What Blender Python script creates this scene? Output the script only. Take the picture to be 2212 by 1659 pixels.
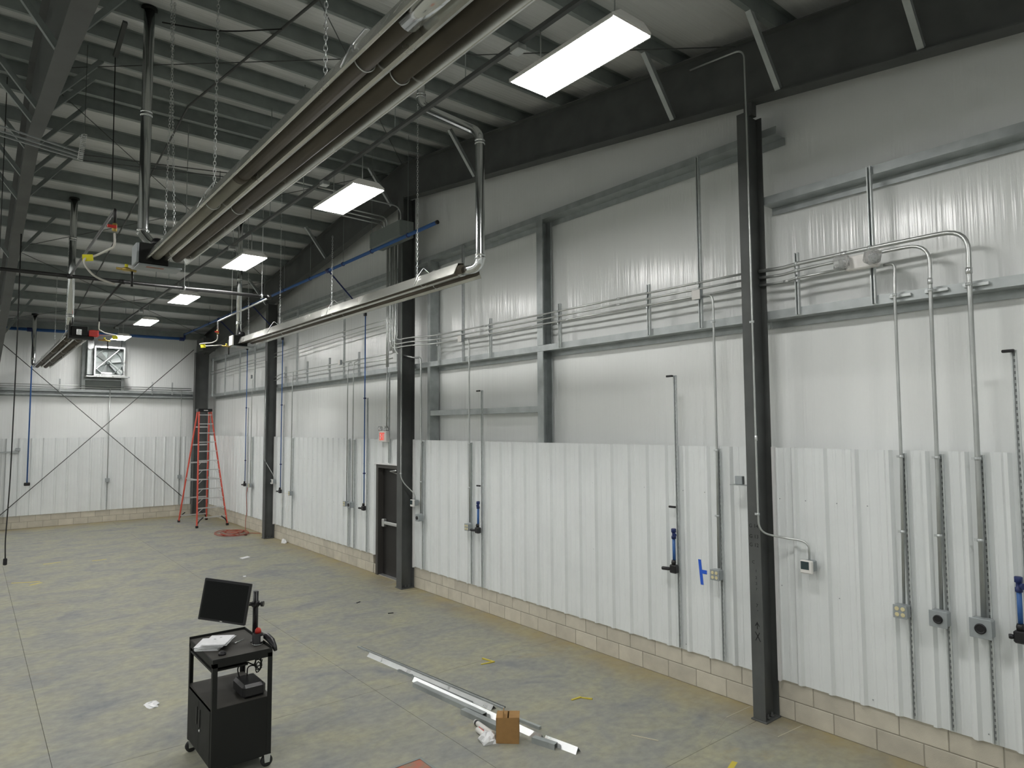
import bpy, math, random
from mathutils import Vector, Matrix
random.seed(7)
for o in list(bpy.data.objects): bpy.data.objects.remove(o)
SC = bpy.context.scene
COL = SC.collection
V = Vector

# ------------------------------------------------------------------ camera, world, exposure
CAM_H = 3.083
cam_d = bpy.data.cameras.new('camera'); cam = bpy.data.objects.new('camera', cam_d); COL.objects.link(cam)
yaw, pitch, roll = 0.68243, 0.06457, -0.00584
fw = V((math.sin(yaw)*math.cos(pitch), math.cos(yaw)*math.cos(pitch), math.sin(pitch)))
rt = V((math.cos(yaw), -math.sin(yaw), 0)); up = rt.cross(fw)
r2 = rt*math.cos(roll)+up*math.sin(roll); u2 = -rt*math.sin(roll)+up*math.cos(roll)
cam.matrix_world = Matrix(((r2.x, u2.x, -fw.x, 0), (r2.y, u2.y, -fw.y, 0), (r2.z, u2.z, -fw.z, CAM_H), (0, 0, 0, 1)))
cam_d.sensor_width = 36; cam_d.lens = 1440.25/2212*36; cam_d.clip_start = 0.05; cam_d.clip_end = 200
SC.camera = cam
w = bpy.data.worlds.new('world'); SC.world = w; w.use_nodes = True
w.node_tree.nodes['Background'].inputs[0].default_value = (0.5, 0.55, 0.6, 1)
w.node_tree.nodes['Background'].inputs[1].default_value = 0.02
SC.view_settings.view_transform = 'Standard'; SC.view_settings.look = 'None'
SC.view_settings.gamma = 1; SC.view_settings.use_curve_mapping = False
SC.view_settings.exposure = 1.68
LAMP = 17.0            # strength of every high-bay diffuser

# ------------------------------------------------------------------ key dimensions (metres)
W = 6.80               # face of the block plinth along the gable wall
YF = 26.10             # face of the far eave wall
YR = 11.57             # ridge
SL = 0.130             # roof slope
PT = 2.845             # top of the liner panels
def zraf(y): return 8.40-SL*abs(y-YR)      # top of the rafters = underside of the purlins
XL, YN = -11.7, -3.8   # unseen limits of the hall

# ------------------------------------------------------------------ materials
MATS = {}
def mat(name, col, rough=0.5, metal=0.0, var=0.0, vscale=4.0, bump=0.0, bscale=60.0, stretch=(1, 1, 1), rand=0.0, emit=0.0, spec=0.5, col2=None, alpha=1.0, trans=0.0):
    m = bpy.data.materials.new(name); m.use_nodes = True; nt = m.node_tree; N = nt.nodes; L = nt.links
    b = N['Principled BSDF']
    b.inputs['Base Color'].default_value = (*col, 1); b.inputs['Roughness'].default_value = rough
    b.inputs['Metallic'].default_value = metal; b.inputs['Specular IOR Level'].default_value = spec
    if trans: b.inputs['Transmission Weight'].default_value = trans
    if emit:
        b.inputs['Emission Color'].default_value = (*col, 1); b.inputs['Emission Strength'].default_value = emit
    if var or bump or rand:
        g = N.new('ShaderNodeNewGeometry'); mp = N.new('ShaderNodeMapping'); mp.inputs['Scale'].default_value = stretch
        L.new(g.outputs['Position'], mp.inputs['Vector'])
    last = None
    if var:
        n = N.new('ShaderNodeTexNoise'); n.inputs['Scale'].default_value = vscale; n.inputs['Detail'].default_value = 6
        L.new(mp.outputs[0], n.inputs['Vector'])
        cr = N.new('ShaderNodeValToRGB'); cr.color_ramp.elements[0].position = 0.3; cr.color_ramp.elements[1].position = 0.7
        c2 = col2 or tuple(min(1, c*(1+var)) for c in col); c1 = tuple(c*(1-var) for c in col) if not col2 else col
        cr.color_ramp.elements[0].color = (*c1, 1); cr.color_ramp.elements[1].color = (*c2, 1)
        L.new(n.outputs['Fac'], cr.inputs[0]); last = cr.outputs[0]
        rr = N.new('ShaderNodeMapRange'); rr.inputs[3].default_value = max(0.03, rough-0.08); rr.inputs[4].default_value = min(1, rough+0.1)
        L.new(n.outputs['Fac'], rr.inputs[0]); L.new(rr.outputs[0], b.inputs['Roughness'])
    if rand:
        oi = N.new('ShaderNodeObjectInfo'); hs = N.new('ShaderNodeHueSaturation'); mr = N.new('ShaderNodeMapRange')
        mr.inputs[3].default_value = 1-rand; mr.inputs[4].default_value = 1+rand
        L.new(oi.outputs['Random'], mr.inputs[0]); L.new(mr.outputs[0], hs.inputs['Value'])
        if last is None: hs.inputs['Color'].default_value = (*col, 1)
        else: L.new(last, hs.inputs['Color'])
        last = hs.outputs[0]
    if last is not None: L.new(last, b.inputs['Base Color'])
    if bump:
        n2 = N.new('ShaderNodeTexNoise'); n2.inputs['Scale'].default_value = bscale; n2.inputs['Detail'].default_value = 4
        L.new(mp.outputs[0], n2.inputs['Vector'])
        bp = N.new('ShaderNodeBump'); bp.inputs['Strength'].default_value = bump; bp.inputs['Distance'].default_value = 0.01
        L.new(n2.outputs['Fac'], bp.inputs['Height']); L.new(bp.outputs[0], b.inputs['Normal'])
    MATS[name] = m
    return m

def vinyl(name, axis, col=(0.84, 0.862, 0.853)):
    """white vinyl insulation facing: soft vertical wrinkles that catch the lamps"""
    m = mat(name, col, 0.19, spec=0.7); nt = m.node_tree; N = nt.nodes; L = nt.links; b = N['Principled BSDF']
    g = N.new('ShaderNodeNewGeometry'); hs = []
    for sc, zs, wgt in ((7.0, 0.30, 1.0), (24.0, 0.5, 0.8), (1.1, 0.5, 0.5)):
        mp = N.new('ShaderNodeMapping')
        mp.inputs['Scale'].default_value = (sc, 0.2, zs) if axis == 'x' else ((0.2, sc, zs) if axis == 'y' else (zs, sc, 0.1))
        n = N.new('ShaderNodeTexNoise'); n.inputs['Scale'].default_value = 1.0; n.inputs['Detail'].default_value = 3
        L.new(g.outputs['Position'], mp.inputs[0]); L.new(mp.outputs[0], n.inputs['Vector'])
        mu = N.new('ShaderNodeMath'); mu.operation = 'MULTIPLY'; mu.inputs[1].default_value = wgt
        L.new(n.outputs['Fac'], mu.inputs[0]); hs.append(mu.outputs[0])
    a = N.new('ShaderNodeMath'); a.operation = 'ADD'; L.new(hs[0], a.inputs[0]); L.new(hs[1], a.inputs[1])
    a2 = N.new('ShaderNodeMath'); a2.operation = 'ADD'; L.new(a.outputs[0], a2.inputs[0]); L.new(hs[2], a2.inputs[1])
    bp = N.new('ShaderNodeBump'); bp.inputs['Strength'].default_value = 0.75; bp.inputs['Distance'].default_value = 0.012
    L.new(a2.outputs[0], bp.inputs['Height']); L.new(bp.outputs[0], b.inputs['Normal'])
    return m

def concrete_floor():
    m = mat('concrete_floor', (0.3, 0.3, 0.25), 0.62, spec=0.35); nt = m.node_tree; N = nt.nodes; L = nt.links; b = N['Principled BSDF']
    g = N.new('ShaderNodeNewGeometry')
    def noise(scale, detail, st=(1, 1, 1), rough=0.6, dist=0.0):
        mp = N.new('ShaderNodeMapping'); mp.inputs['Scale'].default_value = st
        n = N.new('ShaderNodeTexNoise'); n.inputs['Scale'].default_value = scale; n.inputs['Detail'].default_value = detail
        n.inputs['Roughness'].default_value = rough; n.inputs['Distortion'].default_value = dist
        L.new(g.outputs['Position'], mp.inputs[0]); L.new(mp.outputs[0], n.inputs['Vector']); return n.outputs['Fac']
    def ramp(fac, stops):
        r = N.new('ShaderNodeValToRGB'); e = r.color_ramp.elements
        for i, (p, c) in enumerate(stops):
            el = e[i] if i < 2 else e.new(p)
            el.position = p; el.color = (*c, 1) if len(c) == 3 else c
        L.new(fac, r.inputs[0]); return r.outputs[0]
    def mix(f, a, c, typ='MIX'):
        x = N.new('ShaderNodeMix'); x.data_type = 'RGBA'; x.blend_type = typ
        L.new(f, x.inputs[0]); L.new(a, x.inputs[6]); L.new(c, x.inputs[7]); return x.outputs[2]
    base = ramp(noise(1.3, 8, (1, 1.3, 1), 0.62, 0.6), [(0.30, (0.205, 0.208, 0.212)), (0.46, (0.275, 0.268, 0.235)), (0.56, (0.305, 0.293, 0.232)), (0.72, (0.345, 0.322, 0.225))])
    fine = ramp(noise(9, 6, (1, 1.2, 1)), [(0.3, (0.81, 0.845, 0.885)), (0.7, (1.12, 1.15, 1.13))])
    f1 = N.new('ShaderNodeValue'); f1.outputs[0].default_value = 1.0
    c = mix(f1.outputs[0], base, fine, 'MULTIPLY')
    yel = N.new('ShaderNodeRGB'); yel.outputs[0].default_value = (0.36, 0.285, 0.125, 1)
    spots = ramp(noise(0.8, 6, (1, 1, 1), 0.7, 0.8), [(0.60, (0, 0, 0)), (0.74, (0.45, 0.45, 0.45))])
    c = mix(spots, c, yel.outputs[0])
    # clay dust left along the foot of the walls
    sx = N.new('ShaderNodeSeparateXYZ'); L.new(g.outputs['Position'], sx.inputs[0])
    def near(sock, edge, width):
        r = N.new('ShaderNodeMapRange'); r.inputs[1].default_value = edge-width; r.inputs[2].default_value = edge
        r.inputs[3].default_value = 0; r.inputs[4].default_value = 1; L.new(sock, r.inputs[0]); return r.outputs[0]
    mx = N.new('ShaderNodeMath'); mx.operation = 'MAXIMUM'; L.new(near(sx.outputs[0], W, 0.7), mx.inputs[0]); L.new(near(sx.outputs[1], YF, 1.2), mx.inputs[1])
    mm = N.new('ShaderNodeMath'); mm.operation = 'MULTIPLY'; L.new(mx.outputs[0], mm.inputs[0])
    nn = ramp(noise(2.2, 6), [(0.3, (0.3, 0.3, 0.3)), (0.65, (1, 1, 1))]); L.new(nn, mm.inputs[1])
    m2 = N.new('ShaderNodeMath'); m2.operation = 'MULTIPLY'; m2.inputs[1].default_value = 0.8; L.new(mm.outputs[0], m2.inputs[0])
    c = mix(m2.outputs[0], c, yel.outputs[0])
    L.new(c, b.inputs['Base Color'])
    bp = N.new('ShaderNodeBump'); bp.inputs['Strength'].default_value = 0.08; bp.inputs['Distance'].default_value = 0.004
    L.new(noise(60, 3), bp.inputs['Height']); L.new(bp.outputs[0], b.inputs['Normal'])
    return m

M_FLOOR = concrete_floor()
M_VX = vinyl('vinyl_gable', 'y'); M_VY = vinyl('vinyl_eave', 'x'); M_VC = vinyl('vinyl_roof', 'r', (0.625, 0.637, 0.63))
M_LINER = mat('white_liner_steel', (0.74, 0.77, 0.77), 0.42, var=0.02, vscale=3, spec=0.4)
M_BLOCK = mat('concrete_block', (0.525, 0.495, 0.415), 0.9, var=0.10, vscale=5, bump=0.25, bscale=120, rand=0.09)
M_MORTAR = mat('mortar', (0.33, 0.31, 0.26), 0.95)
M_STEEL = mat('grey_primer_steel', (0.086, 0.091, 0.089), 0.55, var=0.18, vscale=3, spec=0.4)
M_GALV = mat('galvanised_steel', (0.40, 0.43, 0.43), 0.42, 0.55, var=0.14, vscale=6)
M_PURLIN = mat('purlin_steel', (0.255, 0.285, 0.275), 0.5, 0.35, var=0.12, vscale=5)
M_COND = mat('conduit_steel', (0.52, 0.54, 0.53), 0.34, 0.75, var=0.08, vscale=8)
M_STRUT = mat('strut_steel', (0.56, 0.59, 0.59), 0.42, 0.5, var=0.10, vscale=20)
M_SLOT = mat('slot_shade', (0.20, 0.215, 0.215), 0.6)
M_FLUE = mat('bright_flue_steel', (0.70, 0.72, 0.72), 0.16, 1.0, var=0.05, vscale=5)
M_REFL = mat('aluminium_reflector', (0.62, 0.62, 0.58), 0.24, 0.9, var=0.08, vscale=3)
M_TUBE = mat('heat_blued_tube', (0.082, 0.070, 0.052), 0.7, 0.15, var=0.25, vscale=2)
M_TUBE2 = mat('aluminised_tube', (0.27, 0.26, 0.22), 0.6, 0.4, var=0.15, vscale=2)
M_BLACK = mat('black_paint', (0.009, 0.010, 0.009), 0.62, var=0.2, vscale=5, spec=0.35)
M_DUSTY = mat('dusty_black_top', (0.036, 0.034, 0.029), 0.75, var=0.25, vscale=9)
M_BLKPIPE = mat('black_iron_pipe', (0.020, 0.020, 0.020), 0.38, 0.3)
M_BLKPL = mat('black_plastic', (0.012, 0.012, 0.014), 0.35)
M_RUBBER = mat('dark_rubber', (0.02, 0.02, 0.02), 0.8)
M_BLUE = mat('blue_air_pipe', (0.032, 0.115, 0.34), 0.45)
M_BLUED = mat('navy_fitting', (0.012, 0.025, 0.12), 0.42)
M_RED = mat('red_enamel', (0.55, 0.03, 0.02), 0.4)
M_YEL = mat('yellow_tag', (0.72, 0.66, 0.02), 0.5)
M_BRASS = mat('brass', (0.45, 0.33, 0.1), 0.35, 0.8)
M_WHITE = mat('white_enamel', (0.72, 0.71, 0.68), 0.45)
M_BRWHITE = mat('bright_white_plastic', (0.86, 0.84, 0.81), 0.4)
M_HOSE = mat('white_gas_hose', (0.62, 0.60, 0.55), 0.5)
M_GREYBOX = mat('grey_cast_box', (0.34, 0.37, 0.38), 0.5, 0.3, var=0.06, vscale=20)
M_JBOX = mat('grey_cabinet', (0.20, 0.225, 0.215), 0.5, var=0.06, vscale=4)
M_IVORY = mat('ivory_receptacle', (0.66, 0.60, 0.36), 0.5)
M_SCREEN = mat('dark_display', (0.004, 0.005, 0.005), 0.35, spec=0.2)
M_LCD = mat('grey_display', (0.03, 0.05, 0.055), 0.3)
M_LENS = mat('clear_lens', (0.86, 0.87, 0.87), 0.12, trans=0.75)
M_LAMP = mat('lamp_diffuser', (1.0, 0.985, 0.96), 0.5, emit=LAMP)
M_EXIT = mat('exit_letters', (1.0, 0.06, 0.03), 0.5, emit=0.14)
M_DOOR = mat('dark_bronze_door', (0.017, 0.016, 0.015), 0.55)
M_FRAME = mat('door_frame_grey', (0.055, 0.052, 0.048), 0.5)
M_LADDER = mat('orange_fibreglass', (0.62, 0.085, 0.055), 0.5, var=0.08, vscale=8)
M_ALU = mat('aluminium', (0.66, 0.67, 0.67), 0.35, 0.8)
M_CARD = mat('cardboard', (0.33, 0.185, 0.065), 0.8, var=0.10, vscale=14)
M_TAPE = mat('blue_tape', (0.02, 0.11, 0.62), 0.55)
M_PAPER = mat('paper', (0.72, 0.73, 0.75), 0.7, var=0.06, vscale=40)
M_PLASTIC = mat('clear_white_plastic', (0.80, 0.81, 0.82), 0.3)
M_CORD = mat('orange_cord', (0.36, 0.06, 0.035), 0.6)
M_MARK = mat('marker_ink', (0.004, 0.004, 0.005), 0.7)
M_YMARK = mat('yellow_strap', (0.56, 0.46, 0.06), 0.6)
M_ORANGE = mat('worn_red_paint', (0.42, 0.09, 0.05), 0.6, var=0.3, vscale=14, col2=(0.20, 0.17, 0.12))
M_CAULK = mat('pale_joint_filler', (0.50, 0.46, 0.36), 0.8)
M_BRIGHT = mat('bright_zinc', (0.68, 0.70, 0.70), 0.28, 0.8, var=0.06, vscale=6)
M_FANDARK = mat('fan_grille', (0.22, 0.25, 0.245), 0.45, 0.4)
M_TRIM = mat('white_trim', (0.72, 0.72, 0.72), 0.45)

# ------------------------------------------------------------------ mesh helpers
class MB:
    def __init__(s): s.v = []; s.f = []; s.s = []
    def add(s, vs, fs, smooth=False):
        n = len(s.v); s.v += [V(p) for p in vs]; s.f += [tuple(i+n for i in f) for f in fs]; s.s += [smooth]*len(fs); return s
    def box(s, a, b):
        x0, y0, z0 = a; x1, y1, z1 = b
        return s.add([(x0, y0, z0), (x1, y0, z0), (x1, y1, z0), (x0, y1, z0), (x0, y0, z1), (x1, y0, z1), (x1, y1, z1), (x0, y1, z1)],
                     [(0, 3, 2, 1), (4, 5, 6, 7), (0, 1, 5, 4), (1, 2, 6, 5), (2, 3, 7, 6), (3, 0, 4, 7)])
    def rbox(s, a, b, r=0.01, R=None, c=None):
        """box with chamfered edges; R/c turn and place it"""
        hx, hy, hz = [(b[i]-a[i])/2 for i in range(3)]; cc = V([(a[i]+b[i])/2 for i in range(3)])
        vs = []; idx = {}
        for sx in (-1, 1):
            for sy in (-1, 1):
                for sz in (-1, 1):
                    for k in range(3):
                        d = [hx-r, hy-r, hz-r]; d[k] += r
                        idx[(sx, sy, sz, k)] = len(vs); vs.append(V((sx*d[0], sy*d[1], sz*d[2])))
        fs = []
        for k in range(3):
            i, j = [(1, 2), (2, 0), (0, 1)][k]
            for sg in (-1, 1):
                q = []
                for si, sj in ((-1, -1), (1, -1), (1, 1), (-1, 1)):
                    t = [0, 0, 0]; t[k] = sg; t[i] = si; t[j] = sj; q.append(idx[(*t, k)])
                fs.append(tuple(q if sg > 0 else q[::-1]))
        for k in range(3):
            i, j = [(1, 2), (2, 0), (0, 1)][k]
            for si in (-1, 1):
                for sj in (-1, 1):
                    t0 = [0, 0, 0]; t1 = [0, 0, 0]; t0[k] = -1; t1[k] = 1; t0[i] = t1[i] = si; t0[j] = t1[j] = sj
                    q = [idx[(*t0, i)], idx[(*t1, i)], idx[(*t1, j)], idx[(*t0, j)]]
                    fs.append(tuple(q if si*sj < 0 else q[::-1]))
        for sx in (-1, 1):
            for sy in (-1, 1):
                for sz in (-1, 1):
                    q = [idx[(sx, sy, sz, k)] for k in range(3)]; fs.append(tuple(q if sx*sy*sz > 0 else q[::-1]))
        if R is not None: vs = [R @ p for p in vs]
        return s.add([p+(V(c) if c is not None else cc) for p in vs], fs)
    def bar(s, p, q, w, h, up=(0, 0, 1)):
        p = V(p); q = V(q); d = (q-p).normalized(); u = V(up); sd = d.cross(u)
        if sd.length < 1e-4: sd = d.cross(V((1, 0, 0)))
        sd.normalize(); u = sd.cross(d)
        pr = [(-w/2, -h/2), (w/2, -h/2), (w/2, h/2), (-w/2, h/2)]
        return s.ext(pr, p, sd, u, q-p)
    def ext(s, prof, o, U, Vv, D, caps=True):
        o = V(o); U = V(U); Vv = V(Vv); D = V(D); n = len(prof)
        a = [o+U*x+Vv*y for x, y in prof]; vs = a+[p+D for p in a]
        flip = U.cross(Vv).dot(D) < 0
        area = sum(prof[i][0]*prof[(i+1) % n][1]-prof[(i+1) % n][0]*prof[i][1] for i in range(n))
        if area < 0: flip = not flip
        fs = [(i, (i+1) % n, n+(i+1) % n, n+i) for i in range(n)]
        if caps: fs += [tuple(range(n-1, -1, -1)), tuple(range(n, 2*n))]
        if flip: fs = [f[::-1] for f in fs]
        return s.add(vs, fs)
    def tube(s, pts, r, n=10, bend=0.0, caps=True):
        pts = [V(p) for p in pts]
        if bend and len(pts) > 2:
            out = [pts[0]]
            for i in range(1, len(pts)-1):
                a, b, c = pts[i-1:i+2]; d1 = (a-b); d2 = (c-b)
                t = min(bend, d1.length*0.48, d2.length*0.48); p0 = b+d1.normalized()*t; p1 = b+d2.normalized()*t
                for k in range(8):
                    u = k/7; out.append(p0*(1-u)**2+b*2*u*(1-u)+p1*u*u)
            out.append(pts[-1]); pts = out
        rs = r if isinstance(r, (list, tuple)) else [r]*len(pts)
        vs = []; d0 = (pts[1]-pts[0]).normalized()
        nrm = d0.cross(V((0, 0, 1)));
        if nrm.length < 1e-3: nrm = d0.cross(V((0, 1, 0)))
        nrm.normalize()
        for i, p in enumerate(pts):
            if i == 0: d = pts[1]-p
            elif i == len(pts)-1: d = p-pts[i-1]
            else: d = (pts[i+1]-p).normalized()+(p-pts[i-1]).normalized()
            d.normalize(); nrm = (nrm-d*nrm.dot(d)).normalized(); bi = d.cross(nrm)
            k = 1.0
            if 0 < i < len(pts)-1:
                cc = d.dot((pts[i+1]-p).normalized()); k = 1/max(cc, 0.6)
            for j in range(n):
                an = 2*math.pi*j/n; vs.append(p+(nrm*math.cos(an)+bi*math.sin(an))*rs[i]*(1 if k == 1 else (1+(k-1)*0.5)))
        fs = []
        for i in range(len(pts)-1):
            for j in range(n):
                fs.append((i*n+j, i*n+(j+1) % n, (i+1)*n+(j+1) % n, (i+1)*n+j))
        s.add(vs, fs, True)
        if caps:
            b = len(s.v)-len(vs)
            s.f.append(tuple(b+j for j in range(n-1, -1, -1))); s.s.append(False)
            b2 = b+(len(pts)-1)*n; s.f.append(tuple(b2+j for j in range(n))); s.s.append(False)
        return s
    def lathe(s, p, ax, prof, n=16):
        p = V(p); ax = V(ax).normalized(); a = ax.cross(V((0, 0, 1)))
        if a.length < 1e-3: a = V((1, 0, 0))
        a.normalize(); b = ax.cross(a); vs = []; fs = []
        for t, r in prof:
            for j in range(n):
                an = 2*math.pi*j/n; vs.append(p+ax*t+(a*math.cos(an)+b*math.sin(an))*max(r, 1e-4))
        m = len(prof)
        for i in range(m-1):
            for j in range(n): fs.append((i*n+j, i*n+(j+1) % n, (i+1)*n+(j+1) % n, (i+1)*n+j))
        s.add(vs, fs, True); q = len(s.v)-len(vs)
        s.f.append(tuple(q+j for j in range(n-1, -1, -1))); s.s.append(False)
        s.f.append(tuple(q+(m-1)*n+j for j in range(n))); s.s.append(False)
        return s
    def poly(s, pts): return s.add(pts, [tuple(range(len(pts)))])

WL = {}
def build(name, mb, m, parent=None, origin=None):
    if not mb.v: return None
    if origin is None:
        xs = [p.x for p in mb.v]; ys = [p.y for p in mb.v]; zs = [p.z for p in mb.v]
        origin = V(((min(xs)+max(xs))/2, (min(ys)+max(ys))/2, min(zs)))
    origin = V(origin)
    me = bpy.data.meshes.new(name); me.from_pydata([tuple(p-origin) for p in mb.v], [], mb.f)
    me.polygons.foreach_set('use_smooth', mb.s); me.materials.append(m); me.update()
    o = bpy.data.objects.new(name, me); COL.objects.link(o)
    WL[o.name] = origin
    if parent is not None:
        o.parent = parent; o.location = origin-WL[parent.name]
    else: o.location = origin
    return o
def piece(name, me, m, loc, parent, scale=None, rotz=0):
    """an object that shares mesh data with its likes"""
    o = bpy.data.objects.new(name, me); COL.objects.link(o); o.parent = parent; o.location = V(loc)-WL[parent.name]
    if scale: o.scale = scale
    o.rotation_euler = (0, 0, rotz); WL[o.name] = V(loc); return o
def tag(o, label=None, cat=None, group=None, kind=None):
    if label: o['label'] = label
    if cat: o['category'] = cat
    if group: o['group'] = group
    if kind: o['kind'] = kind
    return o
def thing(name, loc, label, cat, group=None):
    o = bpy.data.objects.new(name, None); COL.objects.link(o); o.location = loc; o.empty_display_size = 0.1; WL[o.name] = V(loc)
    return tag(o, label, cat, group)
def solo(name, mb, m, label, cat, group=None): return tag(build(name, mb, m), label, cat, group)
def text_mb(txt, size, o, U, Vv, thick=0.002, bold=0.0):
    cu = bpy.data.curves.new('t', 'FONT'); cu.body = txt; cu.size = size; cu.extrude = thick/2; cu.offset = bold; cu.resolution_u = 2
    ob = bpy.data.objects.new('t', cu); COL.objects.link(ob); bpy.context.view_layer.update()
    me = bpy.data.meshes.new_from_object(ob.evaluated_get(bpy.context.evaluated_depsgraph_get()))
    U = V(U); Vv = V(Vv); Nn = U.cross(Vv); mb = MB()
    xs = [v.co.x for v in me.vertices]; cx = (min(xs)+max(xs))/2; ys = [v.co.y for v in me.vertices]; cy = (min(ys)+max(ys))/2
    mb.add([V(o)+U*(v.co.x-cx)+Vv*(v.co.y-cy)+Nn*v.co.z for v in me.vertices], [tuple(p.vertices) for p in me.polygons])
    bpy.data.objects.remove(ob); bpy.data.curves.remove(cu); bpy.data.meshes.remove(me); return mb

# ================================================================== THE SETTING
# ---- floor: slabs between saw-cut joints
fl = tag(build('floor', MB().box((XL, YN, -0.20), (W+0.25, YF+0.25, -0.012)), M_MORTAR), kind='structure')
gx = [XL, -8.6, -5.5, -2.41, 0.70, 3.82, W+0.2]; gy = [YN, 0.2, 3.98, 7.28, 11.5, 15.3, 19.15, 22.9, YF+0.2]
for i in range(len(gx)-1):
    for j in range(len(gy)-1):
        g = 0.0022
        build('slab', MB().box((gx[i]+g, gy[j]+g, -0.012), (gx[i+1]-g, gy[j+1]-g, 0.0)), M_FLOOR, fl)
for yc in (3.95, 11.50, 19.15):                      # isolation joints round the column bases
    for p, q, m in (((6.34, yc+0.28), (6.78, yc+0.27), M_CAULK), ((6.34, yc-0.30), (6.78, yc-0.33), M_CAULK), ((6.34, yc+0.28), (6.34, yc-0.30), M_MORTAR)):
        build('joint_filler', MB().bar((*p, 0.0008), (*q, 0.0008), 0.008, 0.0016), m, fl)
build('joint_filler', MB().bar((6.34, 4.23, 0.0008), (5.70, 4.0, 0.0008), 0.006, 0.0016), M_MORTAR, fl)

# ---- gable wall: insulation skin, block plinth, liner sheets, girts, framed opening
def gable_mesh(x):
    mb = MB(); ys = [YN+(YF+0.25-YN)*i/120 for i in range(121)]; zs = [0.30, 1.5, 2.8, 3.4, 3.9, 4.2, 4.6, 5.2, 5.5, 5.9, 6.3, 6.7, 7.2, 7.6, 8.0, 8.4, 8.8]
    vs = []
    for y in ys:
        top = zraf(y)+0.24
        for z in zs:
            wv = 0.006*math.sin(y*2.1+z*0.3)+0.003*math.sin(y*5.3-z*0.5)
            vs.append((x+0.012+wv, y, min(z, top)))
    n = len(zs); fs = []
    for i in range(len(ys)-1):
        for j in range(n-1):
            if zs[j] < zraf(ys[i])+0.24: fs.append((i*n+j, i*n+j+1, (i+1)*n+j+1, (i+1)*n+j))
    return mb.add(vs, fs, True)
wr = tag(build('wall_right', gable_mesh(7.03), M_VX, origin=(7.03, 11.0, 0.3)), kind='structure')
wf_mb = MB(); vs = []; xs = [XL+(7.05-XL)*i/90 for i in range(91)]; zs = [0.3, 2.8, 3.5, 4.3, 5.0, 5.6, 6.2, 6.8]
for x in xs:
    for z in zs: vs.append((x, YF+0.24+0.012*math.sin(x*2.3+z*.3)+0.008*math.sin(x*5.1), z))
wf_mb.add(vs, [(i*8+j, (i+1)*8+j, (i+1)*8+j+1, i*8+j+1) for i in range(90) for j in range(7)], True)
wf = tag(build('wall_far', wf_mb, M_VY, origin=(-2, YF+0.24, 0.3)), kind='structure')
tag(build('wall_near', MB().box((XL, YN-0.1, 0), (7.05, YN, zraf(YN)+0.2)), M_LINER), kind='structure')
tag(build('wall_left', MB().box((XL-0.1, YN, 0), (XL, YF+0.2, 8.6)), M_LINER), kind='structure')

# block plinth, two courses of running bond, each block a piece
bm_l = bpy.data.meshes.new('block'); t = MB().rbox((-0.075, -0.1985, 0), (0.075, 0.1985, 0.194), 0.004)
bm_l.from_pydata([tuple(p) for p in t.v], [], t.f); bm_l.materials.append(M_BLOCK)
build('mortar_bed', MB().box((W+0.006, YN, 0), (W+0.18, 11.95, 0.404)), M_MORTAR, wr)
build('mortar_bed', MB().box((W+0.006, 12.95, 0), (W+0.18, YF+0.2, 0.404)), M_MORTAR, wr)
for course in (0, 1):
    z = 0.004+course*0.2032; off = 4.934-0.2032-(0.2032 if course else 0)
    k = math.ceil((0.2-off)/0.4064)
    while True:
        yc = off+k*0.4064; k += 1
        if yc > YF+0.1: break
        if 11.75 < yc < 13.05: continue
        piece('concrete_block', bm_l, M_BLOCK, (W+0.075, yc, z), wr)
for ya, yb in ((11.72, 11.90), (12.97, 13.1)):
    for c in (0, 1): build('concrete_block', MB().rbox((W, ya, 0.004+c*0.2032), (W+0.15, yb, 0.198+c*0.2032), 0.004), M_BLOCK, wr)
build('mortar_bed', MB().box((XL, YF+0.006, 0), (W, YF+0.18, 0.404)), M_MORTAR, wf)
for course in (0, 1):
    z = 0.004+course*0.2032
    for k in range(22):
        xc = W-0.20-(0.2032 if course else 0)-k*0.4064
        piece('concrete_block', bm_l, M_BLOCK, (xc, YF+0.075, z), wf, rotz=math.pi/2)

# ribbed liner sheets; profile runs along the wall, depth towards the hall
def liner_profile(a, b, ribs, minor=True):
    """(position, projection) outline of the sheet face"""
    P = [(a, 0.0)]
    for r in ribs:
        for d, h in ((-0.040, 0), (-0.014, 0.031), (0.014, 0.031), (0.040, 0)):
            if a < r+d < b: P.append((r+d, h))
        if minor:
            for q in (r+0.105, r+0.20):
                for d, h in ((-0.016, 0), (-0.008, 0.0035), (0.008, 0.0035), (0.016, 0)):
                    if a < q+d < b: P.append((q+d, h))
    P.append((b, 0.0)); P.sort(); return P
def liner_sheet(a, b, ribs, z0, z1, wall, axis, plane):
    P = liner_profile(a, b, ribs); T = 0.004
    poly = [(u, h) for u, h in P]+[(u, h-T) for u, h in reversed(P)]
    mb = MB()
    if axis == 'y': mb.ext(poly, (plane, 0, z0), (0, 1, 0), (-1, 0, 0), (0, 0, z1-z0))
    else: mb.ext(poly, (0, plane, z0), (1, 0, 0), (0, -1, 0), (0, 0, z1-z0))
    return build('liner_panel', mb, M_LINER, wall)
XP = 6.783; ZB = 0.400
def liner_run(a, b, phase, z0, z1, wall, axis, plane, pitch=0.3048):
    k = math.ceil((a-phase)/pitch); ribs = [phase+pitch*i for i in range(k-1, k+200) if phase+pitch*i < b+0.1]
    edges = [a]+[r+0.02 for i, r in enumerate(ribs) if i % 3 == 2 and a+0.15 < r < b-0.15]+[b]
    for e0, e1 in zip(edges[:-1], edges[1:]): liner_sheet(e0, e1, [r for r in ribs if e0-0.05 < r < e1+0.05], z0, z1, wall, axis, plane)
liner_run(-3.6, 3.83, 1.755, ZB, PT, wr, 'y', XP, 0.311)
liner_run(4.08, 11.39, 7.44, ZB, PT, wr, 'y', XP)
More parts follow.
